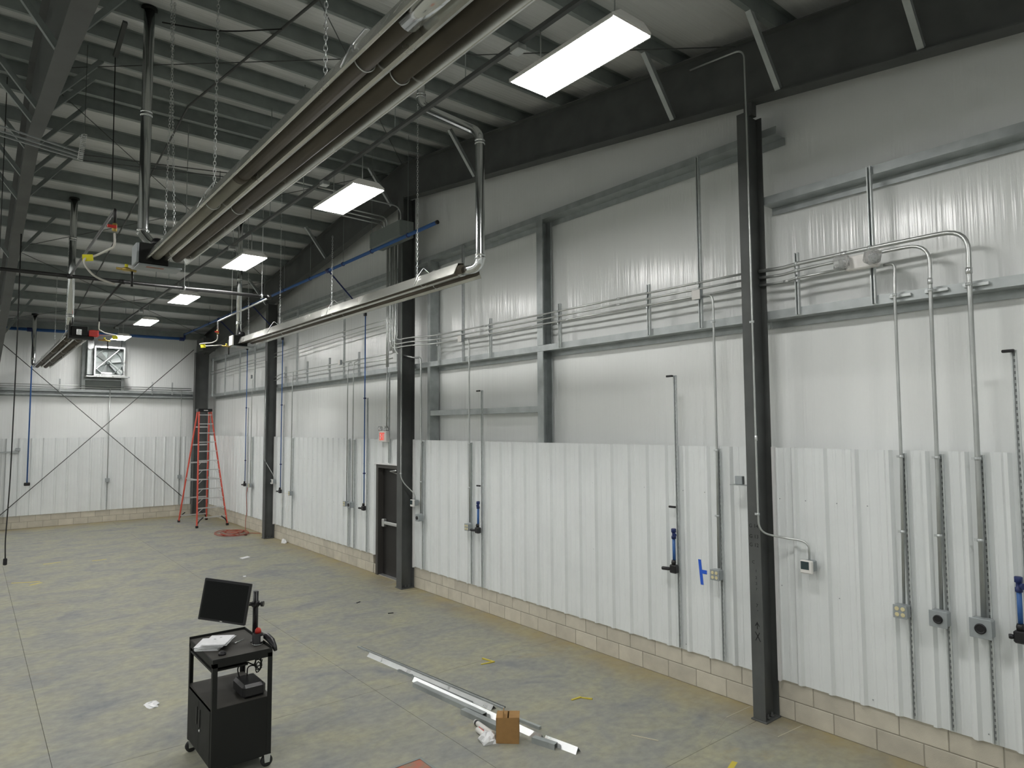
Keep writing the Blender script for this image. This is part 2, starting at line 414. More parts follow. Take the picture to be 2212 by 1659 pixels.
liner_run(12.96, 19.06, 13.02, ZB, PT, wr, 'y', XP)
liner_run(11.62, 12.96, 11.75, 2.345, PT, wr, 'y', XP)
liner_run(11.62, 11.86, 11.75, ZB, PT-0.51, wr, 'y', XP)
liner_run(19.24, 25.75, 19.40, ZB, PT, wr, 'y', XP)
liner_run(-1.6, 6.25, 1.25, ZB, PT-0.03, wf, 'x', YF-0.017, 0.3175)
for y, s in ((3.845, 1), (4.07, -1), (11.375, 1), (11.63, -1), (19.045, 1), (19.25, -1)):   # J-trim beside the columns
    z1 = 2.345 if 11.5 < y < 11.7 else PT+0.008
    build('edge_trim', MB().box((6.742, y-0.014, ZB-0.01), (6.80, y+0.014, z1)), M_TRIM, wr)
build('head_trim', MB().box((6.745, 11.64, 2.315), (6.80, 12.98, 2.345)), M_TRIM, wr)
sc = MB()
for y in [x for x in [1.6+0.3048*i for i in range(80)] if x < 25.6]:
    if any(abs(y-c) < 0.2 for c in (3.95, 11.5, 19.15)) or 11.3 < y < 13.0: continue
    for z in (2.30, 1.36+0.03*math.sin(y*7), 0.47):
        if random.random() < (0.95 if z > 2 else 0.35):
            yy = y+random.uniform(-0.02, 0.02)
            sc.lathe((XP-0.003, yy+0.08, z), (-1, 0, 0), [(0, 0.006), (0.004, 0.006), (0.006, 0.003)], 6)
tag(build('screw_head', sc, M_GREYBOX, wr), kind='stuff')

# girts: Z sections
def girt_right(y0, y1, zt, zw, zo):
    t = 0.006; P = [(6.80, zt), (6.80, zw), (7.0-t, zw), (7.0-t, zo), (7.0, zo), (7.0, zw+t), (6.80+t, zw+t), (6.80+t, zt-0.012), (6.815, zt-0.012), (6.815, zt)]
    build('girt', MB().ext(P, (0, y0, 0), (1, 0, 0), (0, 0, 1), (0, y1-y0, 0)), M_GALV, wr)
for a, b in ((YN, 3.95), (3.96, 11.50), (11.51, 19.15), (19.16, 25.9)): girt_right(a, b, 4.340, 4.248, 4.172)
girt_right(YN, 3.90, 5.628, 5.540, 5.462); girt_right(3.72, 11.50, 6.392, 6.306, 6.226)
girt_right(11.51, 19.2, 6.392, 6.306, 6.226); girt_right(19.1, 25.9, 5.66, 5.57, 5.49)
def girt_far(x0, x1, zt, zw, zo):
    t = 0.006; y0, y1 = YF, YF+0.20
    P = [(y0, zt), (y0, zw), (y1-t, zw), (y1-t, zo), (y1, zo), (y1, zw+t), (y0+t, zw+t), (y0+t, zt)]
    build('girt', MB().ext(P, (x0, 0, 0), (0, 1, 0), (0, 0, 1), (x1-x0, 0, 0)), M_GALV, wf)
girt_far(XL, 6.3, 4.42, 4.33, 4.26)
girt_far(XL, 6.6, 4.24, 4.20, 4.16)
# framed opening studs (C sections) and its header
def stud(y_web, y_open, z0, z1):
    s = 1 if y_web > y_open else -1; d = abs(y_web-y_open); t = 0.006
    P = [(0, 0), (0.2, 0), (0.2, -d), (0.18, -d), (0.18, -d+t), (0.2-t, -d+t), (0.2-t, -t), (t, -t), (t, -d+t), (0.02, -d+t), (0.02, -d), (0, -d)]
    build('opening_stud', MB().ext([(x, y*s) for x, y in P], (6.80, y_web, z0), (1, 0, 0), (0, 1, 0), (0, 0, z1-z0)), M_GALV, wr)
stud(7.742, 7.61, 2.5, 4.245); stud(7.742, 7.61, 4.345, 6.305)
stud(10.85, 10.945, 2.5, 4.245); stud(10.85, 10.945, 4.345, 6.305)
build('opening_header', MB().box((6.803, 7.745, 3.31), (6.99, 10.845, 3.405)), M_GALV, wr)
for x, z0 in ((2.88, 4.42), (4.02, 4.42)):            # framing round the exhaust fan
    t = 0.006
    build('opening_stud', MB().box((x-0.05, YF, z0), (x+0.05, YF+0.19, 6.3)), M_GALV, wf)
build('opening_header', MB().box((2.93, YF, 4.72), (3.97, YF+0.19, 4.78)), M_GALV, wf)

# ---- roof: draped insulation in two slopes, purlins beneath it
EDGES = [-1.9, -0.52, 0.86, 2.24, 3.62, 5.0, 5.97, 6.98, 8.02, 8.95, 9.90, 10.78, 11.66, 12.10, 12.53, 13.46, 14.38, 15.42, 16.35, 17.28, 18.19, 19.62, 21.0, 22.22, 23.54, 24.94]
py = [e-0.068 for e in EDGES]
ys = []
knots = [YN]+py+[YF+0.25]
for a, b in zip(knots[:-1], knots[1:]):
    for k in range(8): ys.append((a+(b-a)*k/8, k/8, b-a))
ys.append((knots[-1], 0, 0))
mb = MB(); vs = []
xs = [XL, -6, -3, 0, 2, 4, 5.5, 6.3, 7.1]
for y, u, span in ys:
    sag = 0.055*math.sin(math.pi*u)*min(1, span/1.3)
    for x in xs: vs.append((x, y, zraf(y)+0.205-sag*(1+0.2*math.sin(x*1.3+y))))
n = len(xs)
mb.add(vs, [(i*n+j, i*n+j+1, (i+1)*n+j+1, (i+1)*n+j) for i in range(len(ys)-1) for j in range(n-1)], True)
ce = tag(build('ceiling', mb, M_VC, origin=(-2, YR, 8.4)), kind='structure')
for y in py:
    z = zraf(y)+0.002; t = 0.006; s = -SL if y > YR else SL
    P = [(0, 0), (0.068, s*0.068), (0.068, s*0.068+0.016), (0.062, s*0.062+0.016), (0.062, s*0.062+t), (t, t), (t, 0.200), (-0.066, 0.200-s*0.06), (-0.066, 0.194-s*0.06), (0, 0.194)]
    build('purlin', MB().ext(P, (XL, y, z), (0, 1, 0), (0, 0, 1), (6.95-XL, 0, 0)), M_PURLIN, ce)
build('eave_strut', MB().box((XL, YF-0.02, 6.34), (6.7, YF+0.19, 6.56)), M_PURLIN, ce)

# ---- endwall and interior rafters with their flange braces
def rafter(name, x0, x1, bot, dz, label, braces, side):
    xm = (x0+x1)/2; t = 0.014; r = thing(name, (xm, YR, bot(YR)), label, 'rafter')
    for ya, yb in ((YN+0.02, YR), (YR, YF-0.05)):
        vs = []; fs = []
        for y in (ya, yb):
            b = bot(y); tp = zraf(y)
            P = [(x0, b), (x1, b), (x1, b+t), (xm+0.005, b+t), (xm+0.005, tp-t), (x1, tp-t), (x1, tp), (x0, tp), (x0, tp-t), (xm-0.005, tp-t), (xm-0.005, b+t), (x0, b+t)]
            vs += [(px, y, pz) for px, pz in P]
        fs = [(i, (i+1) % 12, 12+(i+1) % 12, 12+i) for i in range(12)]+[tuple(range(11, -1, -1)), tuple(range(12, 24))]
        build('beam', MB().add(vs, [f[::-1] for f in fs]), M_STEEL, r)
    for y in braces:
        for s in side:
            a = V(((x0-s*0.02, y, bot(y)+0.03)) if len(side) == 1 else (xm+s*0.012, y, bot(y)+0.27)); b = V((xm+s*(0.58 if len(side) == 1 else 0.74), y+0.02, zraf(y)-0.002))
            d = b-a; P = [(-0.03, 0), (0.03, 0), (0.03, 0.006), (-0.024, 0.006), (-0.024, 0.06), (-0.03, 0.06)]
            u = V((0, 1, 0)); vv = d.normalized().cross(u)
            build('flange_brace', MB().ext([(p, q*s) for p, q in P], a, u, vv, d), M_GALV if side == (-1,) else M_PURLIN, r)
    return r
rafter('endwall_rafter', 6.57, 6.75, lambda y: 7.68-SL*abs(y-YR), 0.72, 'dark steel rafter running above the gable wall on top of its columns', [2.19, 3.57, 4.95, 9.12, 12.05, 15.33, 19.50], (-1,))
rafter('frame_rafter', 0.475, 0.64, lambda y: 7.22-0.16*abs(y-YR), 1.1, 'deep dark steel roof rafter with paired angle braces, far from the gable wall', [4.95, 7.98, 10.73, 11.60, 12.47, 13.41, 14.33, 17.2, 20.95, 23.5], (-1, 1))

# ================================================================== STEEL COLUMNS
def column(x0, x1, y0, y1, z1, label, name='steel_column', plate=True):
    c = thing(name, ((x0+x1)/2, (y0+y1)/2, 0), label, 'column'); t = 0.012; ym = (y0+y1)/2
    P = [(x0, y0), (x0+t, y0), (x0+t, ym-0.005), (x1-t, ym-0.005), (x1-t, y0), (x1, y0), (x1, y1), (x1-t, y1), (x1-t, ym+0.005), (x0+t, ym+0.005), (x0+t, y1), (x0, y1)]
    build('shaft', MB().ext(P, (0, 0, 0.014), (1, 0, 0), (0, 1, 0), (0, 0, z1-0.014)), M_STEEL, c)
    if plate:
        build('base_plate', MB().rbox((x0-0.015, y0-0.02, 0), (x1, y1+0.02, 0.016), 0.003), M_STEEL, c)
        for q in (-0.04, 0.04): build('anchor_bolt', MB().lathe(((x0+x1)/2+q, y0+0.03, 0.016), (0, 0, 1), [(0, 0.022), (0.02, 0.022), (0.02, 0.012), (0.05, 0.012)], 8), M_STEEL, c)
    return c
col1 = column(6.515, 6.79, 3.88, 4.02, 6.535, 'dark steel column with handwritten marks, arrow and X on its face')
build('cap_stub', MB().box((6.63, 3.90, 6.535), (6.72, 4.0, 6.70)), M_STEEL, col1)
col2 = column(6.515, 6.79, 11.40, 11.60, 7.66, 'dark steel column next to the black door, under the grey cabinet')
col3 = column(6.515, 6.79, 19.05, 19.235, 6.66, 'dark steel column between the black door and the orange ladder')
col4 = column(6.27, 6.72, 25.84, 26.06, 5.85, 'dark steel corner column behind the orange ladder')
build('haunch', MB().ext([(6.3, 5.85), (6.7, 5.85), (6.7, 6.3), (6.3, 6.3)], (0, 25.0, 0), (1, 0, 0), (0, 0, 1), (0, 0.9, 0)), M_STEEL, col4)
column(0.475, 0.64, 25.60, 26.05, 4.93, 'dark steel frame column at the far wall, just beyond the picture edge')
# handwriting on the marked column, read on the face towards the hall
U, Vv = (0, -1, 0), (0, 0, 1)
def ink(t, y, z, size): build('ink_mark', text_mb(t, size, (6.5142, y, z), U, Vv, 0.0008), M_MARK, col1)
ink('G 14', 3.955, 2.02, 0.055); ink('G 13', 3.955, 1.91, 0.055); ink('G 12', 3.955, 1.82, 0.055)
ink('C', 3.97, 1.64, 0.045); ink('1', 3.94, 1.55, 0.04); ink('2', 3.94, 1.48, 0.04); ink('2', 3.94, 1.42, 0.04); ink('7', 3.94, 1.36, 0.035); ink('7', 3.94, 1.19, 0.05); ink('-', 3.935, 1.14, 0.05)
xf = 6.5142
build('ink_arrow', MB().ext([(-0.004, 0), (0.004, 0), (0.004, 0.05), (0.022, 0.028), (0.026, 0.034), (0, 0.078), (-0.026, 0.034), (-0.016, 0.03), (-0.004, 0.05)], (xf+0.0004, 3.945, 0.945), U, Vv, (-0.0008, 0, 0)), M_MARK, col1)
build('ink_cross', MB().ext([(-0.03, 0), (-0.022, 0), (0, 0.038), (0.025, -0.004), (0.034, -0.004), (0.006, 0.048), (0.026, 0.09), (0.019, 0.09), (0, 0.058), (-0.024, 0.09), (-0.033, 0.09), (-0.006, 0.048)], (xf+0.0004, 3.942, 0.825), U, Vv, (-0.0008, 0, 0)), M_MARK, col1)

# ================================================================== DOOR
d = tag(thing('door_1', (6.86, 12.42, 0), None, None), kind='structure')
fr = MB().box((6.775, 12.86, 0), (6.95, 12.955, 2.315)); build('door_frame', fr, M_FRAME, d)
build('door_frame', MB().box((6.775, 11.88, 0), (6.95, 11.975, 2.315)), M_FRAME, d)
build('door_frame', MB().box((6.775, 11.976, 2.24), (6.95, 12.859, 2.315)), M_FRAME, d)
lf = build('door_leaf', MB().rbox((6.90, 11.98, 0.01), (6.945, 12.855, 2.236), 0.003), M_DOOR, d)
build('panic_bar', MB().rbox((6.835, 12.03, 1.06), (6.875, 12.72, 1.125), 0.008), M_ALU, lf)
build('bar_head', MB().rbox((6.82, 12.70, 1.01), (6.90, 12.79, 1.17), 0.01), M_ALU, lf)
build('closer_arm', MB().tube([(6.88, 12.1, 2.12), (6.80, 12.38, 2.19), (6.79, 12.10, 2.21)], 0.014, 8), M_ALU, lf)
build('closer_body', MB().rbox((6.84, 11.99, 2.03), (6.90, 12.18, 2.11), 0.01), M_GREYBOX, lf)
build('threshold', MB().box((6.80, 11.98, 0), (6.95, 12.86, 0.012)), M_ALU, d)
build('outer_sheet', MB().box((6.952, 11.88, 0), (6.96, 12.96, 2.34)), M_DOOR, d)

# ================================================================== HIGH-BAY LIGHTS
LAMPY = [3.67, 7.83, 12.0, 16.28, 20.45, 24.40]
where = ['above the gable wall beside the long heater, largest in view', 'hung under the roof ridge, second along the row', 'third along the row, level with the heater burner',
         'fourth along the row, above the black gas pipe', 'fifth along the row, far down the hall', 'last of the row, above the exhaust fan']
def fixture(x, y, z, label):
    f = thing('high_bay_light', (x, y, z), label, 'light', 'high bay lights in the hanging row')
    P = [(-0.205, 0.0), (-0.215, 0.0), (-0.215, 0.03), (-0.13, 0.085), (0.13, 0.085), (0.215, 0.03), (0.215, 0.0), (0.205, 0.0), (0.205, 0.012), (-0.205, 0.012)]
    build('housing', MB().ext(P, (x, y-0.585, z), (1, 0, 0), (0, 0, 1), (0, 1.17, 0)), M_WHITE, f)
    for k in range(4):
        xx = x-0.153+k*0.102
        build('diffuser', MB().box((xx-0.049, y-0.575, z+0.001), (xx+0.049, y+0.575, z+0.0115)), M_LAMP, f)
    for yy in (y-0.589, y+0.585): build('end_plate', MB().ext(P[2:6], (x, yy, z), (1, 0, 0), (0, 0, 1), (0, 0.004, 0)), M_WHITE, f)
    for yy in (y-0.42, y+0.42):
        build('hanger', MB().tube([(x, yy, z+0.083), (x, yy, z+0.46)], 0.006, 6), M_COND, f)
    return f
for y, lb in zip(LAMPY, where): fixture(3.66, y, 6.0, 'white fluorescent high bay light '+lb)
# the strut rail the row hangs from
rl = thing('light_rail', (3.66, 12, 6.46), 'grey strut rail carrying the row of high bay lights', 'rail')
build('channel', MB().ext([(-0.0205, 0), (0.0205, 0), (0.0205, 0.041), (0.011, 0.041), (0.011, 0.035), (0.0155, 0.035), (0.0155, 0.005), (-0.0155, 0.005), (-0.0155, 0.035), (-0.011, 0.035), (-0.011, 0.041), (-0.0205, 0.041)], (3.66, -3.5, 6.46), (1, 0, 0), (0, 0, 1), (0, 29.2, 0)), M_STEEL, rl)
for y in (5.2, 6.6, 9.3, 10.7, 13.6, 15.0, 17.8, 19.3, 22.3, 23.6):
    build('drop_rod', MB().tube([(3.66, y, 6.49), (3.66, y, zraf(y)+0.03)], 0.006, 6), M_PURLIN, rl)
for y in LAMPY: build('wire_box', MB().rbox((3.61, y+0.66, 6.40), (3.71, y+0.78, 6.46), 0.006), M_COND, rl)
# identical rows over the parts of the hall outside the picture
k = 0
for x in (-2.5, -8.4):
    for y in (-0.5, 3.67, 7.83, 12.0, 16.28, 20.45, 24.4):
        f = MB().box((x-0.205, y-0.575, 6.001), (x+0.205, y+0.575, 6.0115)); k += 1
        r = thing('high_bay_light', (x, y, 6.0), 'white high bay light '+('first', 'second', 'third', 'fourth', 'fifth', 'sixth', 'seventh')[k % 7]+' along the '+('middle' if x > -5 else 'outer')+' row outside this view', 'light')
        build('diffuser', f, M_LAMP, r); build('housing', MB().rbox((x-0.215, y-0.585, 6.012), (x+0.215, y+0.585, 6.085), 0.01), M_WHITE, r)
r = thing('high_bay_light', (3.66, -0.5, 6.0), 'white high bay light of the seen row, outside this view', 'light')
build('diffuser', MB().box((3.455, -1.075, 6.001), (3.865, 0.075, 6.0115)), M_LAMP, r); build('housing', MB().rbox((3.445, -1.085, 6.012), (3.875, 0.085, 6.085), 0.01), M_WHITE, r)

# ================================================================== INFRARED TUBE HEATERS
def heater(xc, y0, y1, z, label, burner_at, sleeve=None, light_to=None):
    """U-tube heater running along y; burner box at y = burner_at"""
    h = thing('tube_heater', (xc, (y0+y1)/2, z), label, 'heater')
    T = 0.004
    half = [(0.205, 0.0), (0.218, 0.004), (0.150, 0.150), (0.055, 0.165), (0.016, 0.030), (0.0, 0.024)]
    top = half+[(-x, q) for x, q in reversed(half[:-1])]
    inner = [((x*0.965 if abs(x) > 0.1 else x*1.25), q-0.006) if q > 0.1 else ((x*0.97, q+0.001) if abs(x) > 0.1 else (x*1.15 if abs(x) > 0.01 else 0, q-0.005)) for x, q in top]
    build('reflector', MB().ext(top+inner[::-1], (xc, y0, z), (1, 0, 0), (0, 0, 1), (0, y1-y0, 0)), M_REFL, h)
    e = 0.12 if xc < 3 else 0.03
    for s in (-1, 1):
        x = xc+s*0.108
        if light_to is not None and s < 0:
            build('radiant_tube', MB().tube([(x, y0-e, z+0.070), (x, light_to, z+0.070)], 0.057, 16), M_TUBE, h)
            build('radiant_tube', MB().tube([(x, light_to+0.001, z+0.070), (x, y1-0.02, z+0.070)], 0.057, 16), M_TUBE2, h)
            build('tube_coupling', MB().lathe((x, light_to-0.05, z+0.070), (0, 1, 0), [(0, 0.058), (0.001, 0.061), (0.099, 0.061), (0.1, 0.058)], 16), M_TUBE, h)
        else: build('radiant_tube', MB().tube([(x, y0-e if burner_at > y0+0.1 else y0+0.02, z+0.070), (x, y1-0.02 if burner_at > y0+0.1 else y1+e, z+0.070)], 0.057, 16), M_TUBE, h)
    if sleeve:
        build('tube_coupling', MB().lathe((xc-0.108, sleeve[0], z+0.070), (0, 1, 0), [(0, 0.0575), (0.001, 0.064), (sleeve[1]-sleeve[0], 0.064), (sleeve[1]-sleeve[0]+0.001, 0.0575)], 20), M_FLUE, h)
    n = int((y1-y0)/2.9)+1
    for i in range(n):
        y = y0+0.9+i*2.9
        if y > y1-0.2: break
        for s in (-1, 1):
            x = xc+s*0.108
            build('tube_clamp', MB().tube([(x-0.075, y, z+0.13), (x-0.058, y, z+0.03), (x, y, z-0.004), (x+0.058, y, z+0.03), (x+0.075, y, z+0.13)], 0.004, 6, 0.03), M_BRIGHT, h)
        build('hanger_bracket', MB().tube([(xc-0.222, y+0.05, z+0.01), (xc-0.165, y+0.05, z+0.15), (xc-0.09, y+0.02, z+0.27), (xc, y, z+0.20), (xc+0.09, y+0.02, z+0.27), (xc+0.165, y+0.05, z+0.15), (xc+0.222, y+0.05, z+0.01)], 0.005, 6, 0.02), M_BRIGHT, h)
    return h
def burner(xc, yc, z, m_face, label):
    b = thing('heater_burner', (xc, yc, z), label, 'burner')
    build('cabinet', MB().rbox((xc-0.24, yc-0.02, z-0.04), (xc+0.06, yc+0.24, z+0.20), 0.008), M_BLACK, b)
    build('side_cover', MB().rbox((xc-0.275, yc-0.02, z-0.035), (xc-0.243, yc+0.24, z+0.19), 0.006), m_face, b)
    build('base_plate', MB().rbox((xc-0.25, yc-0.03, z-0.065), (xc+0.20, yc+0.25, z-0.043), 0.004), M_GREYBOX, b)
    build('warning_sticker', MB().box((xc-0.16, yc+0.01, z-0.0665), (xc+0.02, yc+0.07, z-0.0653)), M_ORANGE, b)
    build('blower', MB().lathe((xc-0.03, yc+0.12, z+0.205), (0, 0, 1), [(0, 0.07), (0.05, 0.075), (0.09, 0.05)], 14), M_BLKPL, b)
    return b
h1 = heater(1.695, -0.6, 8.40, 5.0, 'long silver tube heater beside the large light, nose pointing at the gas regulator', 8.4, sleeve=(2.38, 2.74), light_to=5.3)
burner(1.66, 8.42, 5.0, M_GREYBOX, 'black burner box with grey cover on the long heater beside the large light')
h2 = heater(4.85, 6.85, 15.55, 5.0, 'silver tube heater hung along the gable wall over the black door', 15.5)
burner(4.80, 15.56, 5.0, M_WHITE, 'black burner box with white cover on the heater along the gable wall')
h3 = heater(1.68, 16.4, 25.3, 5.0, 'distant tube heater pointing at the wall with the exhaust fan', 16.3)
b3 = thing('heater_burner', (1.68, 16.2, 5.0), 'black burner box with red control, in front of the exhaust fan', 'burner')
build('frame', MB().ext([(-0.20, -0.05), (0.24, -0.05), (0.24, 0.0), (-0.17, 0.0), (-0.17, 0.25), (-0.20, 0.25)], (1.70, 16.12, 5.0), (1, 0, 0), (0, 0, 1), (0, 0.26, 0)), M_BLACK, b3)
build('cabinet', MB().rbox((1.54, 16.13, 5.003), (1.83, 16.37, 5.20), 0.008), M_BLACK, b3)
build('control_box', MB().rbox((1.85, 16.12, 5.005), (2.02, 16.30, 5.14), 0.012), M_RED, b3)
build('gauge', MB().rbox((1.63, 16.10, 5.02), (1.72, 16.128, 5.14), 0.006), M_BRIGHT, b3)

# flues
def flue(name, pts, r, label, collars, bend=0.12, shield=None):
    f = thing(name, pts[-1] if pts[-1][2] < pts[0][2] else pts[0], label, 'flue')
    build('pipe', MB().tube(pts, r, 18, bend), M_FLUE, f)
    for p, ax in collars: build('collar', MB().lathe(p, ax, [(-0.03, r+0.001), (-0.028, r+0.009), (-0.012, r+0.009), (-0.01, r+0.004), (0.01, r+0.004), (0.012, r+0.009), (0.028, r+0.009), (0.03, r+0.001)], 18), M_FLUE, f)
    p = V(pts[0]) if pts[0][2] > pts[-1][2] else V(pts[-1])
    if shield: build('roof_jack', MB().lathe((p.x, p.y, p.z-0.02), (0, 0, 1), [(0, r+0.002), (0.001, r+0.03), (0.03, r+0.03), (0.031, r+0.002)], 18), M_BLACK, f)
    return f
flue('flue_pipe', [(1.53, 8.88, 8.22), (1.53, 8.88, 5.42), (1.58, 8.62, 5.24), (1.62, 8.55, 5.21)], 0.06, 'tall shiny flue pipe rising from the burner of the long heater', [((1.53, 8.88, 5.44), (0, 0, 1)), ((1.53, 8.88, 6.9), (0, 0, 1))], 0.06, True)
flue('flue_pipe', [(1.52, 16.2, 7.86), (1.52, 16.2, 5.22)], 0.062, 'shiny flue pipe rising from the burner with the red control', [((1.52, 16.2, 5.4), (0, 0, 1)), ((1.52, 16.2, 7.0), (0, 0, 1))], 0, True)
flue('flue_pipe', [(1.47, 25.50, 6.70), (1.47, 25.50, 5.12), (1.53, 25.42, 5.07)], 0.06, 'shiny flue pipe at the far end of the distant heater', [((1.47, 25.5, 5.3), (0, 0, 1))], 0.05, True)
flue('flue_pipe', [(4.72, 15.75, 7.90), (4.72, 15.75, 5.20)], 0.055, 'shiny flue pipe rising from the white-covered burner', [((4.72, 15.75, 5.5), (0, 0, 1)), ((4.72, 15.75, 6.5), (0, 0, 1))], 0, True)
flue('flue_pipe', [(4.62, 7.62, 8.0), (4.62, 7.62, 7.46), (4.85, 6.58, 6.78), (4.85, 6.58, 5.06), (4.78, 6.85, 5.06)], 0.057, 'bent shiny flue pipe at the elbow end of the heater along the gable wall', [((4.85, 6.58, 5.20), (0, 0, 1)), ((4.85, 6.58, 6.66), (0, 0, 1)), ((4.62, 7.62, 7.60), (0, 0, 1)), ((4.78, 7.0-0.12, 5.06), (0, 1, 0))], 0.13, True)

# chains
def chain(p, q, label, group='hanging chains'):
    p = V(p); q = V(q); L = (q-p).length; n = max(3, int(L/0.034)); d = (q-p).normalized()
    a = d.cross(V((0.3, 1, 0))).normalized(); b = d.cross(a); mb = MB()
    for i in range(n):
        c = p+d*(i+0.5)*L/n; s = (a, b)[i % 2]; ln, wd, t = L/n*0.68, 0.011, 0.0028
        loop = []
        for k in range(8):
            an = 2*math.pi*k/8; loop.append(c+d*ln*math.cos(an)+s*wd*math.sin(an))
        nn = d.cross(s); vs = []
        for k in range(8):
            an = 2*math.pi*k/8; o = (d*math.cos(an)+s*math.sin(an)).normalized()
            vs += [loop[k]+o*t, loop[k]+nn*t, loop[k]-o*t, loop[k]-nn*t]
        mb.add(vs, [(k*4+j, k*4+(j+1) % 4, ((k+1) % 8)*4+(j+1) % 4, ((k+1) % 8)*4+j) for k in range(8) for j in range(4)], True)
    t = thing('hanging_chain', q if q.z < p.z else p, label, 'chain', group)
    tag(build('chain_links', mb, M_BRIGHT, t), kind='stuff'); return t
def ch(x, y, ztop, zb, label, dx=0.0): chain((x+dx, y, ztop), (x, y, zb), label)
ch(1.60, 3.75, zraf(3.75)+.02, 5.17, 'bright chain holding the long heater near the large light')
ch(1.60, 6.12, zraf(6.12)+.02, 5.17, 'bright chain at the middle of the long heater')
ch(1.62, 8.15, zraf(8.15)+.02, 5.20, 'bright chain at the burner end of the long heater', 0.04)
ch(1.70, 8.05, zraf(8.05)+.02, 5.20, 'second bright chain at the burner end of the long heater', -0.10)
ch(4.80, 8.0, zraf(8.0)+.02, 5.19, 'bright chain of the heater along the gable wall, beside the bent flue')
ch(4.80, 10.85, 6.43, 5.19, 'bright chain under the air pipe tee, holding the gable heater')
ch(4.80, 13.35, zraf(13.35)+.02, 5.19, 'bright chain of the gable heater, in front of the steel column between door and ladder')
ch(4.82, 15.35, zraf(15.35)+.02, 5.21, 'bright chain at the white-covered burner', -0.06)
ch(1.66, 21.1, zraf(21.1)+.02, 5.2, 'thin chain at the far part of the distant heater')
ch(1.64, 18.3, zraf(18.3)+.02, 5.2, 'thin chain at the burner part of the distant heater')

# ================================================================== GAS PIPING
def pipe(name, pts, r, m, label, cat, bend=0.0, n=12, joints=(), jm=None, group=None, jr=1.35, jl=0.035):
    t = thing(name, min(pts, key=lambda p: p[2]), label, cat, group)
    build('pipe', MB().tube(pts, r, n, bend), m, t)
    for p, ax in joints: build('fitting', MB().lathe(p, ax, [(-jl, r*1.02), (-jl*0.95, r*jr), (jl*0.95, r*jr), (jl, r*1.02)], 12), jm or m, t)
    return t
gm = pipe('gas_pipe', [(-6.0, 12.2, 5.36), (4.21, 12.2, 5.49)], 0.030, M_BLKPIPE, 'black iron gas pipe crossing the hall under the roof', 'pipe', joints=[((1.12, 12.2, 5.45), (1, 0, 0)), ((1.83, 12.2, 5.46), (1, 0, 0)), ((4.18, 12.2, 5.49), (1, 0, 0))])
for x in (0.25, 2.75, 4.05):
    build('hanger_rod', MB().tube([(x, 12.2, 5.49), (x, 12.2, zraf(12.2)+0.02)], 0.006, 6), M_BRIGHT if x > 2 else M_BLKPIPE, gm)
    build('hanger_ring', MB().lathe((x, 12.2, 5.445+0.01*x), (1, 0, 0), [(-0.012, 0.034), (-0.011, 0.041), (0.011, 0.041), (0.012, 0.034)], 12), M_BRIGHT, gm)
pipe('gas_branch', [(1.12, 12.165, 5.45), (1.12, 8.05, 5.42), (1.12, 8.05, 5.27)], 0.016, M_BLKPIPE, 'thin black gas branch running to the long heater with a red valve below', 'pipe', 0.03)
pipe('gas_branch', [(1.83, 12.235, 5.46), (1.83, 14.6, 5.38), (1.83, 14.6, 5.12)], 0.016, M_BLKPIPE, 'thin black gas branch dropping towards the burner with the red control', 'pipe', 0.03)
g2 = pipe('gas_branch', [(4.21, 12.235, 5.49), (4.21, 15.55, 5.47), (4.21, 15.55, 5.28)], 0.016, M_COND, 'pale gas branch running to the burner over the gable wall', 'pipe', 0.03)
build('hanger_rod', MB().tube([(4.21, 14.55, 5.48), (4.21, 14.55, zraf(14.55)+0.02)], 0.006, 6), M_BRIGHT, g2)
def valve(p, label):
    t = thing('gas_valve', p, label, 'valve'); p = V(p)
    build('body', MB().lathe(p+V((0, 0, 0.015)), (0, 0, 1), [(-0.05, 0.018), (-0.045, 0.024), (0.03, 0.024), (0.035, 0.018)], 10), M_BRASS, t)
    build('handle', MB().rbox((p.x-0.075, p.y-0.05, p.z-0.012), (p.x+0.015, p.y-0.028, p.z+0.022), 0.006), M_RED, t)
valve((1.12, 8.05, 5.215), 'red-handled gas valve above the yellow tag by the long heater')
valve((4.21, 15.55, 5.225), 'red-handled gas valve above the pale hose by the gable wall')
def hose(pts, label, bend=0.12): return solo('gas_hose', MB().tube(pts, 0.011, 10, bend), M_HOSE, label, 'hose')
hose([(1.12, 8.05, 5.16), (1.13, 8.06, 5.02), (1.0, 8.5, 4.985), (0.86, 8.35, 4.90), (0.98, 8.40, 4.74), (1.20, 8.5, 4.70)], 'thin flexible gas hose looping down to the regulator of the long heater')
hose([(1.83, 14.6, 5.11), (1.84, 14.7, 4.98), (2.05, 15.5, 5.02), (2.35, 16.0, 5.05), (2.04, 16.25, 5.06)], 'thin flexible gas hose looping to the red control of the distant heater')
hose([(4.21, 15.55, 5.17), (4.21, 15.55, 5.05), (4.12, 15.6, 4.99), (3.92, 15.95, 4.985), (4.05, 16.15, 4.96), (4.36, 15.75, 4.97)], 'pale flexible gas hose looping to the white-covered burner')
def gastag(p, a, label):
    p = V(p); c, s = math.cos(a), math.sin(a)
    solo('warning_tag', MB().ext([(-0.05, -0.005), (0.055, 0.0), (0.06, -0.075), (-0.045, -0.085)], p, (c, s, 0), (0, 0.3, 1), (-s*0.004, c*0.004, 0)), M_YEL, label, 'tag')
gastag((0.92, 8.40, 4.975), -0.5, 'yellow warning tag on the hose of the long heater')
gastag((2.28, 15.92, 5.035), -0.5, 'yellow warning tag hanging in front of the last light')
gastag((3.98, 15.85, 4.97), -0.5, 'yellow warning tag on the pale hose by the gable wall')
